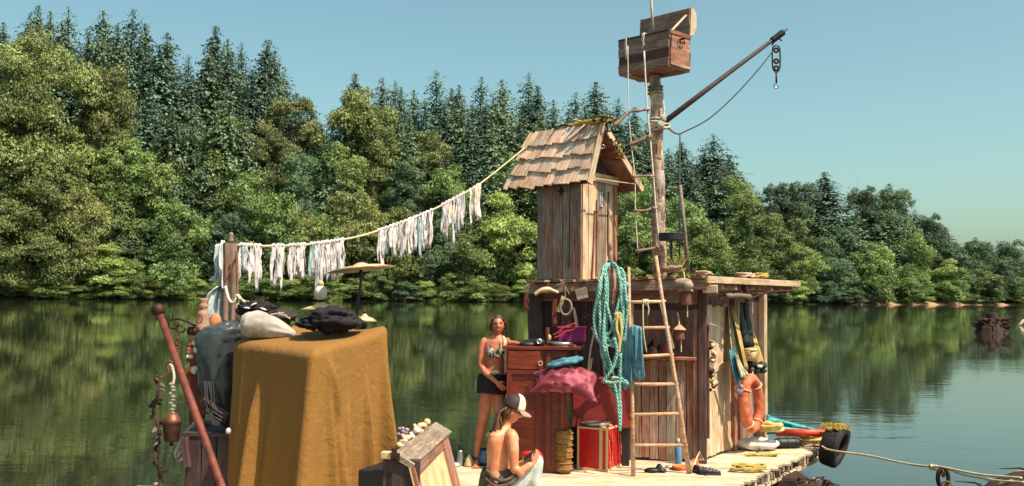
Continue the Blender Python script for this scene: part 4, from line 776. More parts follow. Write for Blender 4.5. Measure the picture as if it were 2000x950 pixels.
T = thing('metal_tray', 'shallow silver tray on the cabinet beneath the magenta box', 'tray', P(1094, 674, 10.5)); mb = MB(); mb.lathe([(.001, 0), (.11, 0), (.13, .03), (.135, .03), (.115, -.008), (.001, -.008)], P(1096, 674, 10.5), 20, sy=.7); obj('dish', mb, M['steel'], T, smooth=True)
for (q, lab) in (([(1080, 655), (1092, 648), (1100, 640), (1112, 636), (1124, 631)], 'upper thin red curving twig above the cabinet'), ([(1082, 660), (1096, 655), (1104, 648), (1116, 645), (1127, 640)], 'lower thin red curving twig above the cabinet')):
    mb = MB(); mb.tube(bez([P(a, b_, 10.4) for a, b_ in q], 6), .006, 5); tag(obj('red_twig', mb, M['redpaint'], smooth=True), lab, 'twig')
mb = MB(); mb.tube(bez([P(1111, 676, 10.4), P(1122, 676, 10.35), P(1124, 684, 10.33), P(1124, 694, 10.33)], 5), .016, 8); tag(obj('cane', mb, M['rust'], smooth=True), 'brown hooked cane over the cabinet right edge', 'cane')
# trunks, pillow
def trunk_box(name, lab, cat, c, yaw, w, d, h, mat, trim=None, straps=0, lid=.0, grp=None):
    dx, dy = frame_at(c, yaw); Mx = Matrix((dx, dy, V((0, 0, 1)))).transposed(); T = thing(name, lab, cat, c)
    pt = lambda a, b, z: V(c)+dx*a+dy*b+V((0, 0, z))
    mb = MB(); mb.box(pt(0, d/2, h/2), (w, d, h), Mx); obj('body', mb, M[mat], T, bevel=.008)
    if trim:
        e = .012
        for (a, b) in ((-w/2, 0), (w/2, 0), (w/2, d), (-w/2, d)):
            plank('corner_trim', pt(a, b, 0), pt(a, b, h), .022, .022, -dy, M[trim], T, rag=.001)
        for z in (.012, h-.006):
            plank('edge_trim', pt(-w/2, -.004, z), pt(w/2, -.004, z), .022, .010, -dy, M[trim], T, rag=.001); plank('edge_trim', pt(w/2+.004, 0, z), pt(w/2+.004, d, z), .022, .010, dx, M[trim], T, rag=.001); plank('edge_trim', pt(-w/2-.004, 0, z), pt(-w/2-.004, d, z), .022, .010, -dx, M[trim], T, rag=.001)
        for k in range(straps):
            a = w*(.30+.2*k); plank('strap', pt(a, -.007, .01), pt(a, -.007, h), .035, .010, -dy, M[trim], T, rag=.001); plank('strap', pt(a, 0, h+.004), pt(a, d, h+.004), .035, .010, (0, 0, 1), M[trim], T, rag=.001)
    return T, pt
cR_ = gp(1185, 922); dxr, dyr = frame_at(cR_, 21)
T, pt = trunk_box('red_suitcase', 'bright red travelling suitcase with cream edging at the ladder foot', 'suitcase', cR_-frame_at(0, 27)[0]*.165, 27, .33, .56, .455, 'redtrunk', 'cream', 1)
for (a, z0, z1) in ((.06, .02, .33), (.14, .10, .38), (.33, .05, .42), (.40, .12, .36)):
    mb = MB(); q = [pt(.167, a+.01*math.sin(j), z0+(z1-z0)*j/5)+V((.006, 0, 0)) for j in range(6)]; mb.tube(bez(q, 3), .006, 5); obj('tie_cord', mb, M['orange'], T, smooth=True)
mb = MB(); mb.lathe([(.001, 0), (.13, 0), (.165, .028), (.17, .028), (.135, -.01), (.001, -.01)], V(cR_)+V((-.10, .18, .47)), 20, sy=.7); tag(obj('metal_dish', mb, M['steel'], smooth=True), 'shallow metal dish on top of the red trunk', 'dish')
T, pt = trunk_box('dark_red_chest', 'large dull dark red chest raised behind the red trunk', 'chest', P(1175, 836, 10.75), 6, .64, .35, .53, 'darkred', None)
plank('lid_rim', pt(-.33, -.005, .50), pt(.33, -.005, .50), .05, .02, -frame_at(0, 6)[1], M['darkred'], T)
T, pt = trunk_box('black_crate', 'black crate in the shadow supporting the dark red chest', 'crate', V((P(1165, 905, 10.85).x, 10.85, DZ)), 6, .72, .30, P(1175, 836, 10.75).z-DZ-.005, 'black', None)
# wicker tube basket with round wheel, green cloth
c = gp(1096, 906); c.y = 10.35; c.z = DZ; T = thing('wicker_basket', 'upright brown wicker basket between the cabinet and red trunk', 'basket', c)
mb = MB(); prof = [(.001, .02)]+[(.085+.008*math.sin(j*1.4), .02+.42*j/12) for j in range(13)]+[(.07, .45), (.001, .44)]; mb.lathe(prof, c, 18); obj('body', mb, M['wicker'], T, smooth=True)
for j in range(7): mb = MB(); mb.torus(c+V((0, 0, .05+.062*j)), .092, .007, None, 20, 5); obj('weave_band', mb, M['wicker'], T, smooth=True)
T = thing('spoked_wheel', 'small pale metal wheel on the deck before the wicker basket', 'wheel', gp(1102, 917)); w0 = gp(1102, 917)+V((0, 0, .072)); Mw = Matrix.Rotation(R(90), 3, 'X') @ Matrix.Rotation(R(12), 3, 'Y')
mb = MB(); mb.torus(w0, .064, .010, Mw, 22, 8); obj('rim', mb, M['greywood'], T, smooth=True); mb = MB(); mb.ell(w0, .024); obj('hub', mb, M['steel'], T, smooth=True)
for k in range(5): a = k*1.257; mb = MB(); mb.tube([w0, w0+Mw @ V((math.cos(a)*.062, math.sin(a)*.062, 0))], .004, 5); obj('spoke', mb, M['steel'], T)
mb = MB(); mb.ell(gp(1112, 917)+V((0, .02, .14)), .012); tag(obj('white_button', mb, M['white'], smooth=True), 'tiny white button shape above the spoked wheel', 'button')
T = thing('green_cloth', 'dull green cloth hanging behind the pillow above the basket', 'cloth', P(1102, 832, 10.5)); cloth('cloth_body', P(1089, 770, 10.5), P(1116, 772, 10.5), lambda u: .34, 2, .02, M['greencloth'], parent=T, seed=2)
# pillow with blue crocheted scarf
pc_ = P(1106, 744, 10.15); Mp = Matrix.Rotation(R(5), 3, 'Y') @ Matrix.Rotation(R(38), 3, 'X'); mb = MB()
for sg in (1, -1):
    g = []
    for j in range(21):
        r2 = []
        for i in range(33):
            u, v = i/16-1, j/10-1; th = .105*max(0, (1-u*u)*(1-v*v))**.42; wr = (.013*math.sin(u*11+v*5)+.010*math.sin(u*19-v*9)+.012*math.sin(v*12+u*3))*(1-abs(u*v))*(th/.105)
            px3 = V((u*.365*(1-.20*(1-v*v)*u*u)+.02*v, v*.185*(1-.22*(1-u*u)*v*v*.8)+.03*u*v, sg*(th+wr)+.025*math.cos(u*2.5)-.05*u*u)); r2.append(pc_+Mp @ px3)
        g.append(r2)
    mb.grid(g if sg > 0 else [r_[::-1] for r_ in g])
T = thing('crimson_pillow', 'large crumpled crimson pillow with painted pink sun patches on the dark chest', 'pillow', pc_); obj('pillow_body', mb, M['pink'], T, smooth=True)
coil('blue_scarf', P(1103, 716, 10.18), .15, .024, 3, M['bluecloth'], 'blue woven scarf ring lying on the crimson pillow', 'scarf', flat=.45, zj=.03, M_=Matrix.Rotation(R(-12), 3, 'Y'), seed=4)
mb = MB(); mb.ell(P(1104, 704, 10.25), (.055, .04, .03)); tag(obj('blue_knot', mb, M['bluecloth'], smooth=True), 'small blue knotted lump above the blue scarf', 'scarf knot')
# hanging things on the left half of the shack front
T = thing('ram_horn', 'pale curved horn hung under the left roof edge', 'horn', P(1060, 570, 10.9)); mb = MB(); q = bez([P(1044, 576, 10.75), P(1056, 568, 10.75), P(1070, 565, 10.75), P(1080, 568, 10.78), P(1090, 572, 10.8)], 5); mb.tube(q, [.005+.022*math.sin(math.pi*min(1, j/(len(q)-1)+.25)*.8) for j in range(len(q))], 8); obj('horn_body', mb, M['cream'], T, smooth=True)
T = thing('pale_ring', 'pale rope-bound ring hung on the dark shack wall', 'ring', P(1105, 612, 10.75)); mb = MB(); S_ = Matrix.Rotation(R(90), 3, 'X') @ Matrix.Diagonal(V((.78, 1.05, 1))); mb.torus(P(1105, 600, 10.75), .082, .012, S_, 26, 8); obj('hoop', mb, M['greywood'], T, smooth=True)
mb = MB(); mb.tube([P(1104, 586, 10.75), P(1104, 560, 10.78), P(1098, 552, 10.8)], .007, 5); mb.tube([P(1104, 560, 10.78), P(1112, 575, 10.75)], .006, 5); mb.tube([P(1086, 558, 10.78), P(1104, 552, 10.78)], .008, 5); obj('hanging_cord', mb, M['greywood'], T)
for (x0, y0, x1, y1, w_, mt, lab) in ((1082, 585, 1084, 640, .05, 'rust', 'rust brown strip of netting hung on the shack left wall'), (1097, 585, 1091, 610, .04, 'cream', 'pale feather-like scrap beside the hung ring'), (1122, 605, 1126, 650, .03, 'greywood', 'thin grey tool hanging right of the pale ring'), (1137, 570, 1140, 585, .13, 'greywood', 'faded paper square pinned under the roof')):
    o = plank('hung_strip', P(x0, y0, 10.82), P(x1, y1, 10.82), w_, .012, nF, M[mt], rag=.012); tag(o, lab, 'wall hanging')
for (x, y, lab) in ((1142, 618, 'left of two small steel hooks on the dark wall'), (1150, 615, 'right of two small steel hooks on the dark wall')): mb = MB(); mb.torus(P(x, y, 10.8), .016, .004, Matrix.Rotation(R(90), 3, 'X'), 12, 5, R(150), R(400)); tag(obj('steel_hook', mb, M['iron'], smooth=True), lab, 'hook')
mb = MB()
for k in range(10): mb.tube(bez([P(1028+random.uniform(-3, 3), 572, 10.9), P(1028+random.uniform(-5, 5), 590, 10.9), P(1027+random.uniform(-6, 6), 604+random.uniform(-6, 6), 10.9)], 3), .004, 4)
tag(obj('dried_herbs', mb, M['rust']), 'small bunch of dried herbs under the left roof corner', 'herbs')
mb = MB(); mb.tube(bez([P(1158, 645, 10.7), P(1166, 665, 10.7), P(1182, 677, 10.7)], 5), .016, 6); tag(obj('grey_rope_end', mb, M['greywood'], smooth=True), 'dull grey rope curve left of the turquoise rope', 'rope')
# inside shelf things
for k, (x, y, w_, h_, mt, lab) in enumerate(((1300, 683, .05, .12, 'darkred', 'dark red jar standing just inside the bar opening'), (1275, 684, .06, .09, 'copper', 'dim copper pot standing inside the bar opening'))):
    c = P(x, 694, 10.98); T = thing('jar', lab, 'jar', c); mb = MB(); mb.lathe([(.001, 0), (w_*.8, 0), (w_, h_*.3), (w_, h_*.7), (w_*.5, h_), (w_*.5, h_*1.1), (.001, h_*1.1)], c, 14); obj('body', mb, M[mt], T, smooth=True)
# ------------------------------------------------------------------ things on the deck
def shoe(c, yaw, s=1.0, parent=None):
    dx, dy = frame_at(c, yaw); Mx = Matrix((dx, dy, V((0, 0, 1)))).transposed()
    mb = MB(); G = []
    for i in range(13):
        t_ = i/12; x = (t_-.5)*.27*s; w_ = (.038+.012*math.sin(t_*5.5))*s*(1 if t_ < .92 else .75); h_ = (.075 if t_ < .35 else .075-.045*((t_-.35)/.65)**.8)*s
        G.append([V(c)+Mx @ V((x, math.cos(a)*w_, .02+max(0, math.sin(a))*h_)) for a in [k*2*math.pi/12 for k in range(12)]])
    mb.grid(G, close=True); mb.f.append(tuple(range(12))); b_ = len(mb.v)-12; mb.f.append(tuple(b_+k for k in range(12))[::-1]); obj('upper', mb, M['black'], parent, smooth=True)
    mb = MB(); mb.box(V(c)+V((0, 0, .012)), (.28*s, .09*s, .022), Mx); obj('sole', mb, M['rubber'], parent, bevel=.008)
    for k in range(3): mb = MB(); mb.tube([V(c)+Mx @ V((.0+.03*k, -.03, .07-.01*k)), V(c)+Mx @ V((.01+.03*k, 0, .085-.012*k)), V(c)+Mx @ V((.0+.03*k, .03, .07-.01*k))], .005, 4); obj('lace', mb, M['violet'], parent)
for (x, y, yaw, lab) in ((1370, 926, 60, 'left black laced shoe on the deck right of the ladder'), (1387, 928, 5, 'right black laced shoe with its toe pointing right')):
    c = gp(x, y); T = thing('shoe', lab, 'shoe', c, 'pair of black shoes on the deck'); shoe(c, yaw, .8, T)
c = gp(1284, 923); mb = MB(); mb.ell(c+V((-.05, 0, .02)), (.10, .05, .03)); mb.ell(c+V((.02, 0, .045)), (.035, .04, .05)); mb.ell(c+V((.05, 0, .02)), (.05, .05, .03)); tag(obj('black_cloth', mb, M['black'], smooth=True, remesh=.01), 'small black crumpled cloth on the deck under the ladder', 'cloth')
c = gp(1328, 918); T = thing('orange_bowl', 'shallow orange clay bowl on the deck inside the ladder foot', 'bowl', c); mb = MB(); mb.lathe([(.001, .0), (.07, .0), (.09, .045), (.083, .045), (.06, .012), (.001, .012)], c, 20); obj('bowl_body', mb, M['clay'], T, smooth=True)
c = gp(1312, 914); mb = MB(); mb.lathe([(.001, 0), (.06, 0), (.07, .02), (.001, .016)], c, 16); tag(obj('white_saucer', mb, M['white'], smooth=True), 'white saucer on the deck left of the orange bowl', 'saucer')
c = gp(1357, 912); T = thing('clay_pot', 'small round orange pot at the foot of the shack corner post', 'pot', c); mb = MB(); mb.lathe([(.001, 0), (.03, 0), (.05, .035), (.035, .07), (.04, .085), (.001, .08)], c, 14); obj('pot_body', mb, M['clay'], T, smooth=True)
mb = MB()
for k in range(8): a = random.uniform(-1, 1); mb.tube([gp(1352, 921), gp(1352+k*2, 921-k*.6)+V((0, 0, .05+.02*k)), gp(1347+k*4, 918)+V((0, 0, .10))], .007, 4)
tag(obj('straw_bundle', mb, M['palewood']), 'little straw bundle leaning by the ladder foot', 'straw')
coil('rope_scrap', gp(1462, 922), .16, .011, 5, M['straw'], 'straw coloured rope heap on the deck near the front right edge', flat=.35, zj=.05, seed=11)
coil('rope_scrap', gp(1490, 892), .18, .009, 3, M['straw'], 'thin loose rope lying flat before the white sack', flat=.22, zj=.02, seed=12)
coil('rope_pile', gp(1585, 872), .15, .014, 9, M['yellowrope'], 'tangled yellow rope pile at the deck corner by the tyre', flat=.6, zj=.11, seed=13)
coil('rope_bundle', P(1504, 848, 11.9), .13, .026, 5, M['yellowcloth'], 'bright golden rope bundle on top of the white sack', flat=.5, zj=.08, seed=14)
G = []; c = gp(1480, 880)
for j in range(13):
    th = math.pi*j/12-math.pi/2; G.append([c+V((math.cos(a)*.27*math.cos(th)*(1+.1*math.sin(a*3)), math.sin(a)*.14*math.cos(th), .075+.075*math.sin(th)*(1+.25*math.sin(a*4+j)))) for a in [k*2*math.pi/24 for k in range(24)]])
mb = MB(); mb.grid(G, close=True); tag(obj('white_sack', mb, M['white'], smooth=True), 'limp white sack lying on the deck below the life ring', 'sack')
c = gp(1537, 876); T = thing('black_fender', 'black rounded boat fender lying near the deck edge', 'fender', c); dx_, dy_ = frame_at(c, -8)
mb = MB(); q = [c+dx_*(k/12-.5)*.37+V((0, 0, .065)) for k in range(13)]; mb.tube(q, [.03, .055, .064]+[.066]*7+[.064, .055, .03], 14); obj('body', mb, M['black'], T, smooth=True)
for a in (-.10, 0, .10): mb = MB(); mb.torus(c+dx_*a+V((0, 0, .065)), .067, .005, Matrix.Rotation(R(90), 3, 'Y'), 20, 6); obj('rib', mb, M['rubber'], T, smooth=True)
mb = MB(); mb.tube(bez([c+dx_*-.19+V((0, 0, .06)), c+dx_*-.26+V((0, 0, .05)), gp(1478, 886)+V((0, 0, .02))], 4), .010, 5); obj('tail_rope', mb, M['rootbrown'], T)
# tyre hung over the corner
tc_ = P(1630, 868, 12.0); s_ = 12.0/F; T = thing('tyre', 'old black tyre hanging over the deck corner as a bumper', 'tyre', tc_-V((0, 0, .28)))
Mt_ = Matrix.Rotation(R(-35), 3, 'Z') @ Matrix.Rotation(R(16), 3, 'Y') @ Matrix.Rotation(R(90), 3, 'Y')
prof = [(.145, -.085), (.17, -.10), (.24, -.105), (.272, -.085), (.278, -.04), (.278, .04), (.272, .085), (.24, .105), (.17, .10), (.145, .085), (.15, .05), (.20, .04), (.20, -.04), (.15, -.05)]
mb = MB(); n = 36; vs = []; fs = []
for r_, z in prof:
    for k in range(n): an = 2*math.pi*k/n; vs.append(tc_+Mt_ @ V((r_*math.cos(an), r_*math.sin(an), z)))
m_ = len(prof)
for i in range(m_):
    for k in range(n): k2 = (k+1) % n; i2 = (i+1) % m_; fs.append((i*n+k, i*n+k2, i2*n+k2, i2*n+k))
mb.add(vs, fs); obj('carcass', mb, M['rubber'], T, smooth=True)
for z in (-.055, -.02, .02, .055): mb = MB(); mb.torus(tc_+Mt_ @ V((0, 0, z)), .279, .0045, Mt_, 36, 5); obj('tread_rib', mb, M['black'], T, smooth=True)
mb = MB()
for k in range(900):
    u = random.gauss(0, .05); w_ = random.gauss(0, .05); a = random.uniform(0, 6.28); p = P(1632, 836, 11.9)+V((u, w_, -.16*abs(u)+random.uniform(-.01, .03))); mb.tube([p, p+V((math.cos(a)*.03, math.sin(a)*.03, random.uniform(.0, .04))), p+V((math.cos(a+.6)*.05, math.sin(a)*.04, random.uniform(-.02, .05)))], .0045, 3, ends=False)
tag(obj('straw_clump', mb, M['straw'], smooth=False), 'clump of golden straw sitting on top of the tyre', 'straw')
mb = MB(); mb.tube([P(1515, 845, 12.3), P(1612, 846, 12.1)], .045, 10); tag(obj('orange_pole', mb, M['redpaint'], smooth=True), 'thick orange red pole lying along the rear deck edge', 'pole')
# turquoise furled canopy behind
G = []
for j in range(9):
    v = j/8; row = []
    for i in range(15):
        u = i/14; x = 1497+u*(98-10*v); y = 810+u*30+v*(34-26*u)+3.5*math.sin(v*14+u*4)*(1-u); row.append(P(x, y, 12.7-.3*v+.1*math.sin(v*14+u*3)))
    G.append(row)
mb = MB(); mb.grid(G); tag(obj('turquoise_tarp', mb, M['teal'], smooth=True, solid=.02), 'folded turquoise tarp tapering toward the tyre', 'tarp')
# mooring rope and its ring
mb = MB(); mb.tube(bez([gp(1590, 862)+V((0, 0, .03)), P(1606, 872, 11.8), P(1625, 880, 11.3), P(1700, 891, 10.8), P(1760, 904, 10.3), P(1800, 910, 10.0), P(1840, 913, 9.7), P(1880, 921, 9.4), P(1920, 928, 9.2), P(1955, 931, 9.0), P(1995, 934, 8.8)], 8), .011, 6)
mb.tube(bez([P(1845, 914, 9.7), P(1880, 927, 9.4), P(1920, 935, 9.2), P(1960, 940, 9.0), P(2000, 942, 8.8)], 8), .009, 6); tag(obj('mooring_rope', mb, M['palerope'], smooth=True), 'pale mooring rope running from the deck corner to the right bank', 'rope')
mb = MB()
for k in range(7): mb.torus(P(1817+k*2.2, 912+k*.4, 9.85), .022, .008, Matrix.Rotation(R(90), 3, 'Y'), 12, 5)
tag(obj('rope_knot', mb, M['palerope'], smooth=True), 'lumpy knot in the mooring rope just before the hanging shackle', 'knot')
T = thing('iron_shackle', 'rusty iron shackle hanging from the mooring rope', 'shackle', P(1842, 950, 9.7)); mb = MB(); S_ = Matrix.Rotation(R(90), 3, 'X') @ Matrix.Diagonal(V((.55, 1, 1))); mb.torus(P(1842, 934, 9.7), .095, .022, S_, 24, 8); obj('link', mb, M['rootbrown'], T, smooth=True)
mb = MB(); mb.torus(P(1842, 925, 9.66), .03, .012, Matrix.Rotation(R(90), 3, 'Y'), 14, 6); mb.torus(P(1850, 953, 9.6), .06, .008, Matrix.Rotation(R(75), 3, 'X'), 18, 6); obj('rope_wrap', mb, M['brownrope'], T, smooth=True)
# muddy root bank pieces at the picture bottom
def rootmass(cx0, cy0, Y, w_, h_, n, lab, seed):
    rd = random.Random(seed); c = P(cx0, cy0, Y); c.z = -.15; T = thing('root_clump', lab, 'roots', c); mb = MB(); mb.ell(c+V((0, 0, h_*.35)), (w_*.5, w_*.4, h_*.65), n=20, m=10); obj('mound', mb, M['rootbrown'], T, smooth=True)
    for k in range(n):
        a = rd.uniform(0, 6.28); r_ = w_*.5*rd.uniform(.2, 1); p = c+V((math.cos(a)*r_, math.sin(a)*r_*.7, h_*(.95-(r_/w_)**2*2.4))); q = p+V((rd.gauss(0, .13), rd.gauss(0, .1), rd.uniform(-.02, .08))); mb = MB(); mb.tube([p-V((0, 0, .05)), p.lerp(q, .5)+V((0, 0, .03)), q], [.016, .011, .004], 5); obj('root', mb, M['brownwood' if k % 5 == 0 else 'rootbrown'], T)
rootmass(1592, 985, 10.9, .62, .36, 90, 'reddish brown root clump in the water below the deck edge', 1)
rootmass(2075, 955, 10.4, 1.75, .60, 150, 'dark root covered bank at the bottom right corner', 2)
# ------------------------------------------------------------------ right wall hangings
T = thing('driftwood_garland', 'garland of pale driftwood chunks and shells on the shack corner', 'garland', RW(.18, .65, .1))
for k in range(46):
    h = random.uniform(.80, 1.34); p = RW(.17+random.uniform(-.05, .05), h, .06+random.uniform(0, .05)); mb = MB(); Mx = Matrix.Rotation(random.uniform(0, 3), 3, 'X') @ Matrix.Rotation(random.uniform(0, 3), 3, 'Y'); mb.ell(p, (random.uniform(.015, .045), random.uniform(.012, .028), random.uniform(.012, .03)), Mx, 7, 5); obj('chunk', mb, M[random.choice(['white', 'cream', 'greywood', 'copper', 'rootbrown'])], T)
Y = 11.75; cc = P(1468, 788, Y); T = thing('life_ring', 'orange life ring hanging tilted on the shack right side', 'life ring', P(1468, 845, Y)); Mr = Matrix((V((.62, .78, 0)), V((0, 0, 1)), V((.78, -.62, 0)))).transposed() @ Matrix.Rotation(R(11), 3, 'Z')
mb = MB(); mb.torus(cc, 1.0, .062, Mr @ Matrix.Diagonal(V((.205, .30, 1))), 40, 12); obj('ring', mb, M['orange'], T, smooth=True)
for an in (35, 140, 225, 300): q = cc+Mr @ V((.205*math.cos(R(an)), .30*math.sin(R(an)), 0)); mb = MB(); mb.torus(q, .065, .011, (Mr @ V((-.205*math.sin(R(an)), .30*math.cos(R(an)), 0))).to_track_quat('Z', 'Y').to_matrix(), 16, 6); obj('band', mb, M['cream'], T, smooth=True)
mb = MB(); mb.tube([P(1470, 725, 11.9), P(1472, 800, 11.9)], .010, 5); tag(obj('white_line', mb, M['whiterope']), 'white cord hanging down through the orange life ring', 'cord')
T = thing('sail_cloth', 'pale yellowish sailcloth slanting down the right side of the shack', 'cloth', P(1455, 745, 11.9))
def strip(name, A_, mat, parent, wob=.03, seed=0):
    rd = random.Random(seed); G = []
    for j, (xl, yl, xr, yr, Y) in enumerate(A_): G.append((P(xl, yl, Y), P(xr, yr, Y+.15)))
    L_ = bez([g[0] for g in G], 5); R_ = bez([g[1] for g in G], 5); ph = rd.uniform(0, 6)
    g = [[a.lerp(b_, i/7)+V((0, -1, 0))*wob*math.sin(i*2.1+ph+j*.15) for i in range(8)] for j, (a, b_) in enumerate(zip(L_, R_))]
    mb = MB(); mb.grid(g); return obj(name, mb, M[mat], parent, smooth=True, solid=.008)
strip('cloth_fold', [(1422, 598, 1429, 598, 11.75), (1424, 640, 1440, 640, 11.7), (1428, 680, 1451, 680, 11.65), (1438, 715, 1458, 718, 11.6), (1452, 742, 1464, 740, 11.6)], 'sailcloth', T, seed=1)
strip('cloth_fold', [(1427, 600, 1431, 600, 11.7), (1438, 645, 1444, 645, 11.66), (1447, 685, 1453, 685, 11.6), (1454, 720, 1462, 722, 11.58)], 'yellowcloth', T, seed=2)
T = thing('yellow_cloth', 'golden cloth slanting beside the rear post above the bucket', 'cloth', P(1475, 720, 12.4)); strip('cloth_fold', [(1456, 612, 1462, 612, 12.4), (1463, 650, 1474, 650, 12.35), (1472, 680, 1484, 680, 12.3), (1478, 705, 1491, 705, 12.3), (1484, 722, 1492, 724, 12.3)], 'yellowcloth', T, seed=3)
T = thing('blue_cloth', 'teal blue striped cloth hung on the shack right side', 'cloth', P(1440, 745, 11.5)); strip('cloth_fold', [(1424, 685, 1431, 680, 11.45), (1428, 712, 1444, 706, 11.4), (1434, 735, 1451, 728, 11.4), (1440, 748, 1456, 738, 11.4)], 'bluecloth', T, seed=4); strip('cloth_fold', [(1436, 690, 1440, 690, 11.38), (1441, 715, 1448, 712, 11.36), (1448, 738, 1460, 734, 11.36)], 'sailcloth', T, seed=5)
T = thing('dark_boots', 'dark wader legs hanging behind the sailcloth', 'waders', P(1455, 680, 12.2)); mb = MB(); mb.tube(bez([P(1441, 592, 12.1), P(1446, 630, 12.1), P(1456, 675, 12.05)], 6), [.055]*6+[.07]*7, 10); mb.tube(bez([P(1452, 592, 12.2), P(1458, 630, 12.2), P(1464, 678, 12.15)], 6), [.05]*6+[.06]*7, 10); obj('legs', mb, M['black'], T, smooth=True)
c = P(1466, 705, 12.0); T = thing('pale_bucket', 'pale wooden bucket hung on the shack side between the cloths', 'bucket', c); mb = MB(); mb.lathe([(.001, 0), (.062, 0), (.075, .155), (.068, .155), (.058, .01), (.001, .01)], c, 20); obj('pail', mb, M['cream'], T, smooth=True)
for z in (.04, .13): mb = MB(); mb.torus(c+V((0, 0, z)), .066+.08*z, .005, None, 20, 5); obj('hoop', mb, M['greywood'], T, smooth=True)
T = thing('dark_bundle', 'black tangled bundle below the pale bucket', 'bundle', P(1478, 730, 12.1)); mb = MB()
for k in range(12): mb.ell(P(1462+random.uniform(0, 30), 716+random.uniform(-6, 9), 12.1+random.uniform(-.05, .05)), (.06, .05, random.uniform(.025, .05)), n=8, m=6)
obj('lump', mb, M['black'], T, smooth=True); mb = MB(); mb.ell(P(1484, 716, 12.0), (.035, .02, .02)); obj('white_scrap', mb, M['white'], T, smooth=True)
mb = MB()
for k in range(9): mb.ell(P(1442+random.uniform(-5, 6), 752+random.uniform(-5, 14), 11.5), (.03, .03, .035), n=8, m=6)
tag(obj('purple_cluster', mb, M['violet'], smooth=True), 'small purple grey cluster below the blue cloth', 'cluster')
# ------------------------------------------------------------------ clothesline with rags
line = [(462, 479, 8.0), (520, 481, 8.3), (600, 478, 8.8), (672, 468, 9.2), (735, 452, 9.7), (830, 417, 10.3), (900, 381, 10.9), (935, 361, 11.2), (985, 322, 11.5), (1024, 290, 11.8)]
LP = bez([P(*a) for a in line], 8); mb = MB(); mb.tube(LP, .010, 6); tag(obj('clothesline', mb, M['palerope'], smooth=True), 'pale rope line running from the weathered post up to the tower', 'rope')
LPX = [(proj(p)[0], p) for p in LP]
def linept(x):
    for (x0, p0), (x1, p1) in zip(LPX, LPX[1:]):
        if x0 <= x <= x1: return p0.lerp(p1, (x-x0)/max(x1-x0, 1e-6))
    return LP[0]
RG = [(468, 484, 68, 'first pale rag bundle beside the weathered post'), (487, 508, 78, 'second rag bundle with a faint blue strip'), (530, 552, 76, 'ragged bundle third along the line from the post'), (564, 594, 68, 'long pointed rag bundle fourth along the line'), (604, 636, 80, 'left half of the widest dense rag curtain above the glass bulb'), (636, 672, 78, 'right half of the widest dense rag curtain beside the tilted cymbal'),
      (737, 766, 62, 'shorter rags at the start of the upper group'), (766, 800, 66, 'long rags whose tips reach the tilted cymbal'), (800, 844, 66, 'rag bundle mid way up the rising line'), (861, 882, 66, 'pale rags just above the middle of the rising line'), (883, 905, 70, 'rag bundle second from the tower end'), (916, 935, 62, 'thin last rag bundle nearest the tower')]
for (x0, x1, L_, lab) in RG:
    c = linept((x0+x1)/2); T = thing('rag_bundle', lab, 'rags', c-V((0, 0, .1)), 'rags tied along the clothesline'); sc = c.y/F; x = x0; k = 0
    while x < x1:
        w_ = random.uniform(4.5, 8.5); p = linept(min(x+w_/2, x1)); Lk = L_*random.uniform(.72, 1.22)*sc*(1.15 if random.random() < .15 else 1); G = []; ph = random.uniform(0, 6); dr = random.uniform(-.012, .012); tip = random.uniform(.3, .9)
        for j in range(10):
            v = j/9; hw = w_*.5*sc*(1-tip*v**4)*(1+.15*math.sin(v*7+ph)); yo = .03*((k % 3)-1)
            off = V((dr*v+.006*math.sin(v*8+ph), yo*v-.008*math.sin(v*6+ph*2), .012-Lk*v)); an = .5*math.sin(ph)+.7*math.sin(v*2.5+ph); tw = V((hw*math.cos(an), hw*math.sin(an), 0)); rg_ = random.uniform(-.006, .006)
            G.append([p+off-tw+V((rg_, 0, 0)), p+off-tw*.35+V((0, -.012, 0)), p+off+tw*.35+V((0, .010, 0)), p+off+tw-V((rg_, 0, 0))])
        mb = MB(); mb.grid(G); obj('rag_strip', mb, M['ragblue' if random.random() < .09 else ('ragyellow' if random.random() < .05 else 'rag')], T, smooth=True, solid=.004)
        if k % 2 == 0: mb = MB(); mb.ell(p+V((0, 0, .006)), (.022, .02, .018), n=6, m=4); obj('knot', mb, M['rag'], T)
        x += w_*.55; k += 1
# ------------------------------------------------------------------ weathered post on the left
T = thing('weathered_post', 'square weathered post with a small grey finial on top', 'post', P(450, 700, 7.9)-V((0, 0, .8)))
a_ = P(451, 474, 7.9); plank('shaft', V((a_.x, a_.y, DZ)), a_, .105, .105, (.3, -.95, 0), M['brownwood'], T, rag=.004)
mb = MB(); s_ = 7.9/F; mb.lathe([(.001, 20*s_), (3.2*s_, 19*s_), (4.6*s_, 15*s_), (4.2*s_, 9*s_), (5.2*s_, 4*s_), (6*s_, 0), (.001, 0)], a_+V((0, 0, .002)), 12); obj('finial', mb, M['greywood'], T, smooth=True)
mb = MB(); mb.tube([P(462, 490, 7.8), P(464, 560, 7.8), P(463, 628, 7.8)], .012, 6); obj('cord', mb, M['brownrope'], T); mb = MB(); mb.tube([P(440, 548, 7.82), P(463, 500, 7.82)], .008, 5); obj('cord', mb, M['brownrope'], T)
mb = MB(); mb.tube([P(463, 575, 7.75), P(463, 630, 7.75)], .016, 8); tag(obj('pale_rod', mb, M['pole'], smooth=True), 'short pale rod standing against the weathered post', 'rod')
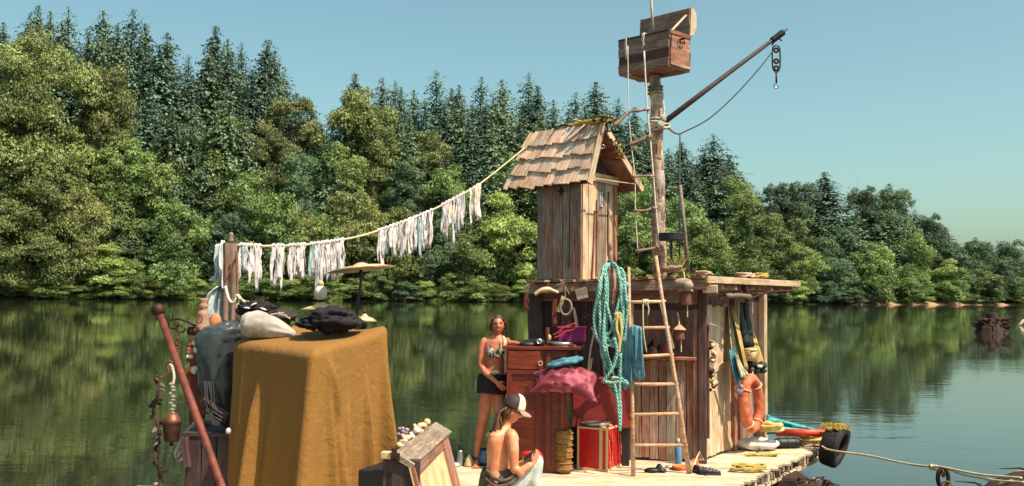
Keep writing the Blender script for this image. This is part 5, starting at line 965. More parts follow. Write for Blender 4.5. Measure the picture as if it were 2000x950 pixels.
mb = MB(); mb.tube(bez([P(440, 560, 7.75), P(447, 585, 7.7), P(456, 592, 7.68), P(464, 582, 7.68), P(478, 590, 7.7), P(492, 592, 7.7), P(505, 600, 7.7)], 6), .013, 6); mb.tube(bez([P(462, 592, 7.7), P(464, 578, 7.68), P(470, 585, 7.66)], 4), .016, 6); tag(obj('white_rope', mb, M['whiterope'], smooth=True), 'white rope tied round the weathered post over the bags', 'rope')
def blob(c, r_, name, mat, lab, cat, seed, amp=.25, n=26, m=16, M_=None, parent=None, freq=3):
    G = []
    for j in range(m+1):
        th = math.pi*j/m-math.pi/2; row = []
        for k in range(n):
            a = 2*math.pi*k/n; d = V((math.cos(a)*math.cos(th), math.sin(a)*math.cos(th), math.sin(th))); f = 1+amp*noise.fractal(d*freq+V((seed*3.1, 0, 0)), .8, 2.2, 4)
            p = V((d.x*r_[0], d.y*r_[1], d.z*r_[2]))*f; row.append(V(c)+(M_ @ p if M_ else p))
        G.append(row)
    mb = MB(); mb.grid(G, close=True); o = obj(name, mb, M[mat], parent, smooth=True); return tag(o, lab, cat) if lab else o
T = thing('plastic_curtain', 'torn bluish plastic sheet hanging left of the weathered post', 'plastic sheet', P(430, 640, 7.9)); strip('sheet', [(420, 478, 438, 474, 7.95), (417, 510, 436, 508, 7.95), (420, 535, 436, 540, 7.9), (410, 548, 434, 556, 7.9)], 'clearbag', T, wob=.03, seed=6); strip('sheet', [(428, 560, 434, 556, 7.85), (408, 575, 440, 572, 7.8), (396, 600, 443, 596, 7.8), (398, 635, 443, 630, 7.8)], 'clearbag', T, wob=.05, seed=7)
strip('sheet', [(433, 470, 437, 470, 7.8), (434, 510, 440, 512, 7.8), (433, 545, 438, 545, 7.8), (434, 565, 440, 565, 7.8)], 'rag', T, wob=.02, seed=9)
c = P(396, 648, 7.3); s_ = 7.3/F; T = thing('clay_jar', 'tall orange clay jar shaped like a stacked turned bottle', 'jar', c)
mb = MB(); mb.lathe([(.001, 0), (15*s_, 0), (16*s_, 6*s_), (13*s_, 14*s_), (11*s_, 28*s_), (12*s_, 33*s_), (9*s_, 40*s_), (6*s_, 43*s_), (9*s_, 47*s_), (10*s_, 51*s_), (7*s_, 54*s_), (7.5*s_, 58*s_), (9.5*s_, 63*s_), (8*s_, 65*s_), (.001, 65*s_)], c, 20); obj('body', mb, M['terra'], T, smooth=True)
mb = MB(); mb.torus(P(390, 623, 7.18), .026, .005, Matrix.Rotation(R(80), 3, 'X') @ Matrix.Diagonal(V((.7, 1.2, 1))), 18, 6); obj('handle', mb, M['rust'], T, smooth=True)
mb = MB(); mb.ell(P(420, 632, 7.4), (.05, .05, .08)); tag(obj('orange_gourd', mb, M['terra'], smooth=True), 'orange gourd right of the tall clay jar', 'gourd')
c = P(378, 655, 7.25); mb = MB(); mb.lathe([(.001, 0), (.04, 0), (.05, .03), (.042, .06), (.001, .065)], c, 14); tag(obj('dark_cup', mb, M['iron'], smooth=True), 'small dark iron cup left of the clay jar', 'cup')
# iron scroll hooks
def scroll(cx0, cy0, r0, Y, a0, turns, out=1):
    return [P(cx0+math.cos(a0+out*t_)*r0*(1-.62*t_/(turns*6.28)), cy0+math.sin(a0+out*t_)*r0*(1-.62*t_/(turns*6.28)), Y) for t_ in np.linspace(0, turns*6.28, 26)]
T = thing('scroll_bracket', 'black wrought iron scroll bracket left of the clay jar', 'bracket', P(350, 650, 7.2)); mb = MB(); mb.tube(bez([P(382, 637, 7.2), P(365, 628, 7.2), P(348, 623, 7.2)]+scroll(340, 634, 12, 7.2, -1.6, .8, -1)[3:18], 2), .009, 6); mb.tube(scroll(352, 641, 10, 7.2, 0, .95, 1), .008, 6); obj('scroll', mb, M['iron'], T, smooth=True)
T = thing('rusty_chain', 'rusty chain links hanging beneath the scroll bracket', 'chain', P(350, 700, 7.2))
for k in range(8): mb = MB(); mb.torus(P(345+2*math.sin(k*2), 656+k*5.2, 7.2), .017, .0045, Matrix.Rotation(R(90), 3, 'X') @ Matrix.Rotation(R(90*(k % 2)+20), 3, 'Y') @ Matrix.Diagonal(V((1, .7, 1))), 12, 5); obj('link', mb, M['rust'], T, smooth=True)
T = thing('curled_hook', 'curled rusty hook holding the hanging bell', 'hook', P(325, 735, 7.0)); mb = MB(); mb.tube(bez(scroll(333, 712, 10, 7.0, 1.6, .7, 1)[::-1][:20]+[P(330, 728, 7.0), P(318, 738, 7.0)]+scroll(308, 737, 7, 7.0, 0, .75, 1), 2), .0075, 6); obj('scroll', mb, M['rust'], T, smooth=True)
c = P(335, 862, 7.0); s_ = 7.0/F; T = thing('hanging_bell', 'dark rusty bell hung by knotted white rope over the water', 'bell', c)
mb = MB(); mb.lathe([(13*s_, 0), (14*s_, 2*s_), (18*s_, 34*s_), (17*s_, 37*s_), (.001, 37*s_)], c, 22); obj('body', mb, M['iron'], T, smooth=True)
mb = MB(); mb.lathe([(18.5*s_, 34*s_), (17.5*s_, 40*s_), (11*s_, 52*s_), (7*s_, 54*s_), (.001, 54*s_)], c, 22); obj('cap', mb, M['copper'], T, smooth=True)
mb = MB(); mb.tube([c+V((0, 0, 10*s_)), c+V((0, 0, -9*s_))], [.008, .016], 8); obj('clapper', mb, M['iron'], T)
mb = MB()
for k in range(9): mb.ell(P(337+2.5*math.sin(k*2.2), 800-k*6.2, 7.0), (.018, .018, .014), n=8, m=5)
mb.tube(bez([P(338, 752, 7.0), P(340, 735, 7.0), P(336, 716, 7.0), P(331, 712, 7.0)], 5), .010, 6); mb.tube([P(337, 803, 7.0), P(325, 818, 7.0)], .006, 5); mb.tube([P(337, 803, 7.0), P(344, 818, 7.0)], .006, 5); mb.tube([P(336, 800, 7.0), P(334, 815, 7.0)], .009, 5); obj('rope', mb, M['whiterope'], T, smooth=True)
T = thing('twisted_vine', 'dark twisted vine with leaves hanging left of the bell', 'vine', P(308, 960, 7.0)); mb = MB(); q = bez([P(304+5*math.sin(k*1.3)+k*.4, 738+k*18, 7.0+.04*math.cos(k*1.7)) for k in range(14)], 5); mb.tube(q, [.012*(1+.4*math.sin(j*1.1)) for j in range(len(q))], 6); obj('stem', mb, M['rootbrown'], T, smooth=True)
for k in range(44):
    p = q[random.randint(2, len(q)-2)]; a = random.uniform(0, 6.28); d = V((math.cos(a), math.sin(a)*.6, random.uniform(-1.2, .3))).normalized(); w_ = d.cross(V((0, 1, 0))).normalized(); L_ = random.uniform(.03, .075); mb = MB(); mb.add([p, p+d*L_*.5+w_*L_*.25, p+d*L_, p+d*L_*.5-w_*L_*.25+V((0, .01, 0))], [(0, 1, 2, 3)]); obj('leaf', mb, M['rootbrown' if k % 4 else 'greywood'], T, solid=.002)
T = thing('shell_cluster', 'cluster of reddish shells and wire by the grey bag', 'shells', P(380, 735, 7.2))
for k in range(16): mb = MB(); mb.ell(P(378+random.uniform(-9, 9), 672+k*4.2+random.uniform(-3, 3), 7.2), (.022, .016, .028), Matrix.Rotation(random.uniform(0, 3), 3, 'Y'), 8, 5); obj('shell', mb, M[random.choice(['orange', 'rust', 'white', 'rust'])], T, smooth=True)
T = thing('ball_topped_pole', 'rusty red pole with a round ball top slanting across the left foreground', 'pole', P(425, 960, 5.9)-V((0, 0, .3)))
pa, pb = P(311, 612, 6.4), P(442, 975, 5.8); mb = MB(); mb.tube([pa, pa.lerp(pb, .5), pb, pb+(pb-pa)*.35], [.022, .025, .023, .023], 12); obj('shaft', mb, M['rust'], T, smooth=True)
mb = MB(); mb.ell(P(309, 606, 6.4), .045, n=22, m=14); obj('ball', mb, M['iron'], T, smooth=True); mb = MB(); mb.torus(P(313, 620, 6.4), .028, .006, (pb-pa).to_track_quat('Z', 'Y').to_matrix(), 16, 6); obj('collar', mb, M['rust'], T, smooth=True)
mb = MB(); q_ = V((P(385, 700, 7.5))); o = plank('red_board', V((P(392, 640, 7.55).x, 7.55, DZ)), P(388, 645, 7.55), .12, .03, (0, -1, 0), M['rust']); tag(o, 'dark red upright board behind the slanting pole', 'board')
# grey bag, fan shell, black and white cloth
def loftv(name, rows_, Y, dep, mat, lab, cat, seed=0, wr=.05, vert=True, n=40):
    rr = []
    for q in range(len(rows_)-1):
        for s_ in range(5): rr.append([rows_[q][z]+(rows_[q+1][z]-rows_[q][z])*(s_/5) for z in range(3)])
    rr.append(list(rows_[-1])); G = []
    for q, (t_, c_, w_) in enumerate(rr):
        k_ = Y/F; row = []
        for a in [z*2*math.pi/n for z in range(n)]:
            f = 1+wr*noise.fractal(V((math.cos(a)*1.6, math.sin(a)*1.6, q*.14+seed)), .7, 2.2, 4)+wr*.4*math.sin(a*9+q*.25+seed)*(.4+.6*math.sin(q*.3)**2)
            p = P(c_, t_, Y) if vert else P(t_, c_, Y); r_ = w_*k_*f; row.append(p+(V((math.cos(a)*r_, math.sin(a)*min(r_, dep), 0)) if vert else V((0, math.cos(a)*min(r_, dep), math.sin(a)*r_))))
        G.append(row)
    mb = MB(); mb.grid(G, close=True); mb.f.append(tuple(range(n))); L_ = len(mb.v)-n; mb.f.append(tuple(L_+z for z in range(n))[::-1]); return tag(obj(name, mb, M[mat], smooth=True), lab, cat)
loftv('grey_bag', [(626, 462, 6), (630, 455, 24), (640, 440, 43), (656, 431, 49), (680, 426, 45), (710, 424, 40), (745, 427, 37), (785, 434, 30), (815, 441, 20), (838, 447, 6)], 7.25, .17, 'greybag', 'big shiny grey plastic bag slumped beside the blanket', 'bag', 3, .16)
loftv('pale_cushion', [(471, 636, 8), (474, 635, 18), (484, 634, 24), (500, 633, 26), (520, 636, 25), (540, 641, 20), (560, 647, 13), (574, 652, 7), (578, 653, 3)], 7.0, .09, 'shellfan', 'pale pinkish grey cushion lying between the bag and the jacket', 'cushion', 8, .13, vert=False)
blob(P(500, 606, 7.3), (.13, .10, .065), 'patterned_cloth', 'blackcloth', 'crumpled black cloth with white pattern behind the pale cushion', 'cloth', 5, .5, 30, 18, freq=3)
for k, (x, y) in enumerate(((482, 602), (495, 595), (514, 604))): mb = MB(); mb.ell(P(x, y, 7.2), (.028, .012, .008), Matrix.Rotation(R(random.uniform(-40, 40)), 3, 'Y'), 10, 6); tag(obj('white_scrap', mb, M['white'], smooth=True), ORD[k]+' pale scrap from the left on the black patterned cloth', 'scrap')
blob(P(548, 618, 7.3), (.12, .09, .05), 'grey_sticks_heap', 'rubber', 'low dark heap between the patterned cloth and the jacket', 'heap', 8, .5, 26, 14, freq=3)
for k in range(3): mb = MB(); mb.tube([P(528+k*8, 615-k*2, 7.1), P(555+k*6, 611+k*6, 7.1)], .006, 5); tag(obj('drum_stick', mb, M['palewood']), ['upper', 'middle', 'lower'][k]+' thin pale stick on the dark heap', 'stick')
blob(P(652, 624, 6.95), (.195, .18, .085), 'black_jacket', 'blackcloth', 'black crumpled jacket thrown on top of the mustard blanket', 'jacket', 12, .34, 60, 34, freq=1.7)
blob(P(612, 633, 6.9), (.11, .09, .04), 'jacket_sleeve', 'blackcloth', 'black sleeve end trailing left of the jacket', 'sleeve', 15, .5, 26, 16, freq=3)
mb = MB(); mb.tube([P(596, 624, 6.95), P(600, 634, 6.9), P(612, 637, 6.85)], .006, 5); tag(obj('pale_lace', mb, M['steel']), 'short pale cord at the jacket sleeve', 'cord')
# cymbals, light bulb
c = P(566, 640, 7.75); T = thing('bass_drum', 'dark drum shell mostly hidden between the cushion and the black jacket', 'drum', V((c.x, c.y, DZ))); hh = c.z-DZ
mb = MB(); mb.lathe([(.001, 0), (.30, 0), (.30, hh-.01), (.001, hh)], V((c.x, c.y, DZ)), 36); obj('shell', mb, M['black'], T)
for z in (.04, hh-.03): mb = MB(); mb.torus(V((c.x, c.y, DZ+z)), .305, .012, None, 36, 6); obj('hoop', mb, M['rubber'], T, smooth=True)
def cymbal(c, r_, Mx, lab, stand=None):
    T = thing('cymbal', lab, 'cymbal', c, 'cymbals of the drum set behind the blanket'); mb = MB(); mb.lathe([(r_, -.012), (r_*.6, .012), (r_*.24, .022), (r_*.2, .03), (r_*.1, .042), (.001, .045)], c, 40, Mx); obj('disc', mb, M['brass'], T, smooth=True, solid=.004)
    if stand: mb = MB(); mb.tube([c+V((0, 0, .06)), c-V((0, 0, .12)), stand, V((stand.x, stand.y, DZ))], .011, 8); obj('stand', mb, M['black'], T); mb = MB(); mb.ell(c-V((0, 0, .045)), (.022, .022, .03)); obj('clamp', mb, M['black'], T, smooth=True)
cymbal(P(705, 524, 7.9), .27, Matrix.Rotation(R(-7), 3, 'Y') @ Matrix.Rotation(R(-2), 3, 'X'), 'large tilted brass cymbal on a tall stand under the rags', P(694, 640, 7.9))
cymbal(P(628, 601, 8.0), .20, Matrix.Rotation(R(-5), 3, 'Y') @ Matrix.Rotation(R(0), 3, 'X'), 'low brass cymbal below the white bulb shape', P(628, 640, 8.0)); cymbal(P(712, 624, 7.6), .10, Matrix.Rotation(R(2), 3, 'Y'), 'small low brass cymbal right of the jacket', P(706, 640, 7.6))
c = P(626, 586, 8.0); s_ = 8.0/F; T = thing('glass_float', 'whitish glass bulb with yellow top on a thin stalk', 'glass bulb', c-V((0, 0, .07))); mb = MB(); mb.lathe([(.001, 0), (7*s_, 1*s_), (11*s_, 6*s_), (13*s_, 14*s_), (11*s_, 22*s_), (6*s_, 27*s_), (.001, 28*s_)], c, 20); obj('bulb', mb, M['white'], T, smooth=True)
mb = MB(); mb.lathe([(6*s_, 26*s_), (6*s_, 33*s_), (3*s_, 37*s_), (.001, 38*s_)], c, 14); obj('cap', mb, M['yellowcloth'], T, smooth=True); mb = MB(); mb.tube([c, c-V((0, 0, 14*s_))], .012, 8); mb.ell(c-V((0, 0, 6*s_)), .02, n=8, m=6); obj('stem', mb, M['iron'], T)
# ------------------------------------------------------------------ mustard blanket over a box
KB = P(612, 690, 6.4); KB.z -= .012; u1 = V((-math.cos(R(42)), math.sin(R(42)), 0)); u2 = V((math.sin(R(30)), math.cos(R(30)), 0)); LB1, LB2 = .93, .78
T = BK = thing('mustard_blanket', 'mustard brown wool blanket draped over a tall box in the foreground', 'blanket', KB-V((0, 0, .9)))
per = []; seg = [(KB+u1*LB1, KB, 26), (KB, KB+u2*LB2, 34), (KB+u2*LB2, KB+u2*LB2+u1*LB1, 20), (KB+u2*LB2+u1*LB1, KB+u1*LB1, 26)]
cenB = KB+(u1*LB1+u2*LB2)*.5
for (a, b_, n) in seg:
    for k in range(n): per.append((a.lerp(b_, k/n)))
npz = len(per); rr_ = 4
sm = per[:]
for _ in range(1): sm = [(sm[i-1]+sm[i]*2+sm[(i+1) % npz])/4 for i in range(npz)]
nors = []
for i in range(npz):
    tg = (sm[(i+1) % npz]-sm[i-1]).normalized(); nors.append(V((tg.y, -tg.x, 0)))
if (nors[5]).dot(sm[5]-cenB) < 0: nors = [-q for q in nors]
def fold(i):  # outward fold profile around the skirt
    x = i
    f = 0
    for (c_, w_, a_) in ((3, 3.0, .04), (9.0, 1.5, .115), (11.5, 1.5, -.03), (18, 3.4, -.035), (25.8, 1.3, .035), (34, 4.5, -.012), (45, 4.5, .02), (52.0, 1.1, -.04), (56, 2.0, .10), (59, 1.0, .03), (66, 3, .06), (75, 3, .05), (86, 3, .06), (97, 3, .07)):
        d = min(abs(x-c_), npz-abs(x-c_)); f += a_*math.exp(-(d/w_)**2)
    return f
rows = []
def topz(p):
    q = p-KB; a = q.dot(u1)/LB1; b_ = max(0, q.dot(u2)/LB2); return .125*b_**.8*(1-.15*a)+.03*a*b_+.018*math.sin(a*5+b_*7)*b_+.012*math.sin(a*11)*b_
for v in (0, .3, .6, .85): rows.append([cenB.lerp(sm[i], .02+v*1.05)+V((0, 0, topz(cenB.lerp(sm[i], v))+.012)) for i in range(npz)])
rows.append([sm[i]-nors[i]*.012+V((0, 0, topz(sm[i])+.010)) for i in range(npz)]); rows.append([sm[i]+nors[i]*.010+V((0, 0, topz(sm[i])-.006)) for i in range(npz)])
# the hanging sides settle under gravity (small position based cloth solver)
NU, NV = npz*2, 46; ring = [rows[-1][q//2] if q % 2 == 0 else (rows[-1][q//2]+rows[-1][(q//2+1) % npz])/2 for q in range(NU)]
nrg = [nors[q//2] if q % 2 == 0 else (nors[q//2]+nors[(q//2+1) % npz]).normalized() for q in range(NU)]
def dropf(i): return (1.06 if i < 22 else (1.06-.14*(i-22)/6 if i < 28 else .92+.20*min(1, (i-28)/32)))+.015*math.sin(i*.45) if i < 62 else .9
sst = lambda x: max(0, min(1, x))**2*(3-2*max(0, min(1, x)))
RG_ = np.array([tuple(q) for q in ring]); NG_ = np.array([tuple(q) for q in nrg]); X = np.zeros((NV+1, NU, 3)); rg2 = np.random.default_rng(4)
dr_ = np.array([dropf(q/2) for q in range(NU)])
g1 = lambda x, c_, w_: math.exp(-((x-c_)/w_)**2)
for j in range(NV+1):
    v = j/NV; off = np.array([.006+.012*v+v*(.19*g1(q/2, 9.6+.6*v, 1.15)*sst((v-.10)*3)+.07*g1(q/2, 4.2, 1.2)+.06*g1(q/2, 16-3*v, 1.3)*sst(v*2)+.045*g1(q/2, 20.5, 1.2)*sst((v-.3)*3)+.13*g1(q/2, 25.4, .95)+.085*g1(q/2, 31+2.5*v, 1.1)+.05*g1(q/2, 35.5+2*v, 1.0)*sst((v-.4)*3)+.075*g1(q/2, 41-2*v, 1.2)*sst((v-.25)*3)+.13*g1(q/2, 49.5-.8*v, 1.05)*sst((v-.15)*3)+.05*g1(q/2, 53, .9)*v+.19*g1(q/2, 57.5, 1.4)+(.10*abs(math.sin(q*.21)) if q > 126 else 0))+.05*g1(q/2-26, 5+11*v, 1.3)*sst(v*5)*sst((.55-v)*4)+.012*noise.noise(V((q*.12, v*4, 3)))*v for q in range(NU)])
    X[j] = RG_+NG_*off[:, None]; X[j, :, 2] -= dr_*v
hl = np.linalg.norm(np.roll(RG_, -1, 0)-RG_, axis=1); RH = np.linalg.norm(np.roll(X, -1, 1)-X, axis=2)*1.01; RV = np.linalg.norm(X[1:]-X[:-1], axis=2)*.995; X3 = np.linalg.norm(np.roll(X, -3, 1)-X, axis=2, keepdims=True)*.985; X6 = np.linalg.norm(np.roll(X, -6, 1)-X, axis=2, keepdims=True); LD1 = np.linalg.norm(np.roll(X[1:], -1, 1)-X[:-1], axis=2); LD2 = np.linalg.norm(np.roll(X[1:], 1, 1)-X[:-1], axis=2)
Pp = X.copy(); edges_n = []
cs_ = [KB, KB+u2*LB2, KB+u2*LB2+u1*LB1, KB+u1*LB1]; cenb = np.array(tuple(cenB)); pl_ = []
for q in range(4):
    p_, r2_ = cs_[q], cs_[(q+1) % 4]; tg = (r2_-p_).normalized(); n_ = V((tg.y, -tg.x, 0)); n_ = n_ if n_.dot(p_-cenB) > 0 else -n_; pl_.append((np.array(tuple(p_)), np.array(tuple(n_))))
def relax(Xa, Xb, L, st=1.0):
    dlt = Xb-Xa; ln = np.linalg.norm(dlt, axis=-1, keepdims=True)+1e-9; cor = dlt*((ln-L[..., None])/ln*.5*st); return cor
cw = np.ones((NV+1, 1, 1)); cw[0] = 0
for step in range(2):
    vel = (X-Pp)*.965; vel[0] = 0; Pp = X.copy(); X = X+vel; X[1:, :, 2] -= 9.8*.0078**2*6
    for it in range(7):
        for par in (0, 1):                          # vertical, horizontal, bend
            A_ = X[par:-1:2]; B_ = X[par+1::2]; m_ = min(len(A_), len(B_)); cr = relax(A_[:m_], B_[:m_], RV[par::2][:m_]); X[par:-1:2][:m_] += cr*cw[par:-1:2][:m_]; X[par+1::2][:m_] -= cr
            ia = np.arange(par, NU, 2); ib = (ia+1) % NU; cr = relax(X[:, ia], X[:, ib], RH[:, ia]); X[1:, ia] += cr[1:]; X[1:, ib] -= cr[1:]
        ia = np.arange(NU); ib = (ia+3) % NU; dlt = X[:, ib]-X[:, ia]; ln = np.linalg.norm(dlt, axis=-1, keepdims=True)+1e-9; L3 = X3; cr = dlt*((ln-L3)/ln*.5*.22); cr[0] = 0; X += cr; X[:, ib] -= cr
        A_ = X[:-1]; B_ = np.roll(X[1:], -1, 1); cr = relax(A_, B_, LD1, .3); X[:-1] += cr*cw[:-1]; X[1:] -= np.roll(cr, 1, 1)
        A_ = X[:-1]; B_ = np.roll(X[1:], 1, 1); cr = relax(A_, B_, LD2, .3); X[:-1] += cr*cw[:-1]; X[1:] -= np.roll(cr, -1, 1)
        ds = np.stack([(X-p_) @ n_ for p_, n_ in pl_]); mxd = ds.max(0); am = ds.argmax(0); NN = np.stack([n_ for p_, n_ in pl_])[am]; pen = np.where(mxd < .004, .004-mxd, 0); pen[0] = 0; X += NN*pen[..., None]
for sm_ in range(1):
    Xs = X.copy(); Xs[1:-1] = (X[1:-1]*2+X[:-2]+X[2:]+np.roll(X, 1, 1)[1:-1]+np.roll(X, -1, 1)[1:-1])/6; X = Xs
rows = [[r_[q//2] if q % 2 == 0 else (r_[q//2]+r_[(q//2+1) % npz])/2 for q in range(NU)] for r_ in rows]
for j in range(1, NV+1): rows.append([V(tuple(X[j, q])) for q in range(NU)])
mb = MB(); mb.grid(rows, close=True); obj('blanket_cloth', mb, M['blanket'], BK, smooth=True, solid=.007)
c_ = KB+(u1*LB1+u2*LB2)*.5; MM = Matrix((u1, u2, V((0, 0, 1)))).transposed(); h_ = KB.z-DZ-.02
T = thing('covered_box', 'dark wooden box standing under the mustard blanket', 'box', V((c_.x, c_.y, DZ))); mb = MB(); mb.box(V((c_.x, c_.y, DZ+h_/2)), (LB1-.03, LB2-.03, h_), MM); obj('body', mb, M['darkwood'], T)
p0 = P(366, 852, 7.1); p1 = P(455, 838, 7.1); T = thing('dark_cabinet', 'low dark wooden box behind the slanting pole at bottom left', 'box', V((p0.x, 7.1, DZ)))
for k in range(3): w3 = (p1.x-p0.x)/3; cx_ = p0.x+w3*(k+.5); plank('front_board', V((cx_, 7.1, DZ)), V((cx_, 7.1, p0.z)), w3-.005, .025, (0, -1, 0), M['darkwood'], T)
plank('top_board', V((p0.x-.03, 7.3, p0.z+.012)), V((p1.x, 7.3, p0.z+.012)), .45, .03, (0, 0, 1), M['darkwood'], T); plank('side_board', V((p0.x, 7.3, DZ)), V((p0.x, 7.3, p0.z)), .4, .025, (-1, 0, 0), M['darkwood'], T); plank('corner_block', P(362, 855, 7.05), P(366, 912, 7.05), .04, .06, (0, -1, 0), M['darkwood'], T)
T = thing('net_bag', 'dark net and bottles stuffed between the grey bag and dark box', 'net', P(420, 845, 7.05))
mb = MB()
for k in range(7): mb.tube(bez([P(398+k*3.0, 745, 7.1), P(404+k*2.4+random.uniform(-3, 3), 790, 7.05), P(415+k*2.0, 828, 7.02)], 4), .005, 4)
for k in range(3): mb.tube(bez([P(394, 778+k*12, 7.08), P(415, 795+k*9, 7.03), P(440, 812+k*7, 7.02)], 4), .005, 4)
obj('net_cords', mb, M['black'], T); mb = MB(); mb.tube([P(395, 782, 7.12), P(445, 815, 7.08)], .03, 6); obj('strut', mb, M['darkwood'], T); mb = MB(); mb.ell(P(447, 842, 6.95), .022); obj('white_stopper', mb, M['white'], T, smooth=True)
strip_T = thing('blue_plastic', 'blue translucent plastic trailing behind the dark box', 'plastic', P(360, 900, 7.3)); strip('sheet', [(385, 820, 425, 822, 7.4), (362, 850, 400, 855, 7.4), (345, 880, 372, 885, 7.4), (342, 895, 352, 900, 7.4)], 'clearbag', strip_T, wob=.05, seed=21)
# ------------------------------------------------------------------ open wooden hatch beside the blanket
TL, TR_ = P(800, 907, 6.3), P(866, 833, 7.75); TR_.z = TL.z; OL, OR_ = P(779, 884, 6.35), P(861, 822, 7.85); OL.z = OR_.z = TL.z+.045
BR = P(893, 950, 7.75); sl = (BR-TR_); sl = sl/abs(sl.z); dn_ = lambda k: sl*k
T = thing('wooden_hatch', 'weathered wooden hatch box with framed pale panel leaning by the blanket', 'box', V((TL.x, 7.0, DZ)))
fn = (TR_-TL).cross(sl).normalized(); fn = fn if fn.x > 0 else -fn; hd = (TR_-TL).normalized(); Lh = (TR_-TL).length
plank('top_board', (OL+TL)/2+hd*-.02, (OR_+TR_)/2+hd*.02, .155, .035, (TR_-TL).cross(OL-TL), M['greywood'], T, rag=.003)
plank('rail', TL+dn_(.05)+fn*.01, TR_+dn_(.05)+fn*.01, .085, .025, fn, M['redwood'], T)
plank('stile', TR_-hd*.09+dn_(.02)+fn*.012, TR_-hd*.09+dn_(.80)+fn*.012, .24, .022, fn, M['redwood'], T); plank('stile', TL+hd*.05+dn_(.02)+fn*.012, TL+hd*.05+dn_(.80)+fn*.012, .10, .022, fn, M['redwood'], T); plank('rail', TL+dn_(.77)+fn*.01, TR_+dn_(.77)+fn*.01, .085, .025, fn, M['redwood'], T)
mb = MB(); mb.prism([TL+dn_(.02), TR_+dn_(.02), TR_+dn_(.79), TL+dn_(.79)], fn*-.012); obj('panel', mb, M['cream'], T)
e0 = TL; e1 = TL+(OL-TL)*1.6; plank('end_board', (e0+e1)/2+dn_(.02), (e0+e1)/2+V((0, 0, -.78)), .24, .025, -hd, M['darkwood'], T)
plank('edge_strip', TR_+hd*.03+dn_(.0)+fn*.0, TR_+hd*.03+dn_(.8), .03, .02, fn, M['cream'], T)
blk = V((P(760, 900, 6.6).x, 6.6, DZ)); hb = P(760, 908, 6.6).z-DZ; T = thing('dark_case', 'black instrument case with a metal latch under the blanket edge', 'case', blk); mb = MB(); mb.box(blk+V((.02, 0, hb/2)), (.24, .5, hb), Matrix.Rotation(R(-20), 3, 'Z')); obj('body', mb, M['black'], T, bevel=.01)
mb = MB(); mb.box(P(770, 886, 6.3), (.035, .03, .07)); mb.box(P(778, 893, 6.3), (.02, .03, .05)); obj('latch', mb, M['iron'], T, bevel=.004); mb = MB(); mb.box(P(756, 889, 6.35), (.07, .06, .045), Matrix.Rotation(R(-12), 3, 'Z')); obj('white_block', mb, M['cream'], T, bevel=.006)
T = thing('shell_heap', 'heap of cream shells and purple flowers on the wooden hatch', 'shells', P(800, 850, 7.3))
for k in range(34):
    t_ = random.random(); mb = MB(); mb.ell(P(774+t_*58+random.uniform(-4, 4), 880-t_*48+random.uniform(-12, 6), 6.7+t_*.9), (random.uniform(.015, .04), .02, random.uniform(.012, .028)), Matrix.Rotation(random.uniform(0, 3), 3, 'Y'), 8, 5); obj('shell', mb, M[random.choice(['cream', 'cream', 'white', 'greywood'])], T, smooth=True)
for k in range(14): mb = MB(); mb.ell(P(787+random.uniform(-9, 9), 846+random.uniform(-9, 9), 7.0), (.016, .012, .014), None, 7, 5); obj('flower', mb, M['violet'], T, smooth=True)
# ------------------------------------------------------------------ flask, shells and jug by the water edge
c = V((P(899, 908, 10.75).x, 10.72, DZ)); T = thing('steel_flask', 'slim steel flask with a black stopper on the deck rear edge', 'flask', c); mb = MB(); mb.lathe([(.001, 0), (.030, 0), (.032, .02), (.032, .12), (.024, .15), (.022, .18), (.001, .18)], c, 18); obj('body', mb, M['steel'], T, smooth=True); mb = MB(); mb.lathe([(.024, .175), (.026, .21), (.018, .225), (.03, .24), (.001, .245)], c, 14); obj('stopper', mb, M['black'], T, smooth=True)
mb = MB(); mb.tube([c+V((.045, 0, 0)), c+V((.045, 0, .10))], .012, 8); tag(obj('dark_peg', mb, M['black'], smooth=True), 'short dark peg just right of the steel flask', 'peg')
c = V((P(916, 905, 10.7).x, 10.70, DZ)); mb = MB(); mb.lathe([(.045, 0), (.05, .02), (.03, .08), (.010, .125), (.001, .13)], c, 12, sx=1.1); tag(obj('white_shell', mb, M['cream'], smooth=True), 'pointed white shell on the deck right of the flask', 'shell')
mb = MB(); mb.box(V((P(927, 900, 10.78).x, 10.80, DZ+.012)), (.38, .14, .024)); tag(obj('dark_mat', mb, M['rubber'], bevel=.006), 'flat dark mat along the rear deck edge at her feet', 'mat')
c = V((P(945, 904, 10.85).x, 10.80, DZ+.02)); T = thing('blue_jug', 'blue water jug with a dark lid behind the standing woman leg', 'jug', c); mb = MB(); mb.lathe([(.001, 0), (.055, 0), (.06, .02), (.06, .12), (.05, .145), (.001, .15)], c, 18); obj('body', mb, M['bluejug'], T, smooth=True); mb = MB(); mb.lathe([(.05, .145), (.05, .165), (.001, .17)], c, 16); obj('lid', mb, M['black'], T, smooth=True)
mb = MB(); mb.ell(V((P(889, 905, 10.7).x, 10.68, DZ+.02)), (.05, .04, .025)); tag(obj('pale_cloth_lump', mb, M['white'], smooth=True), 'small pale cloth lump left of the steel flask', 'cloth')
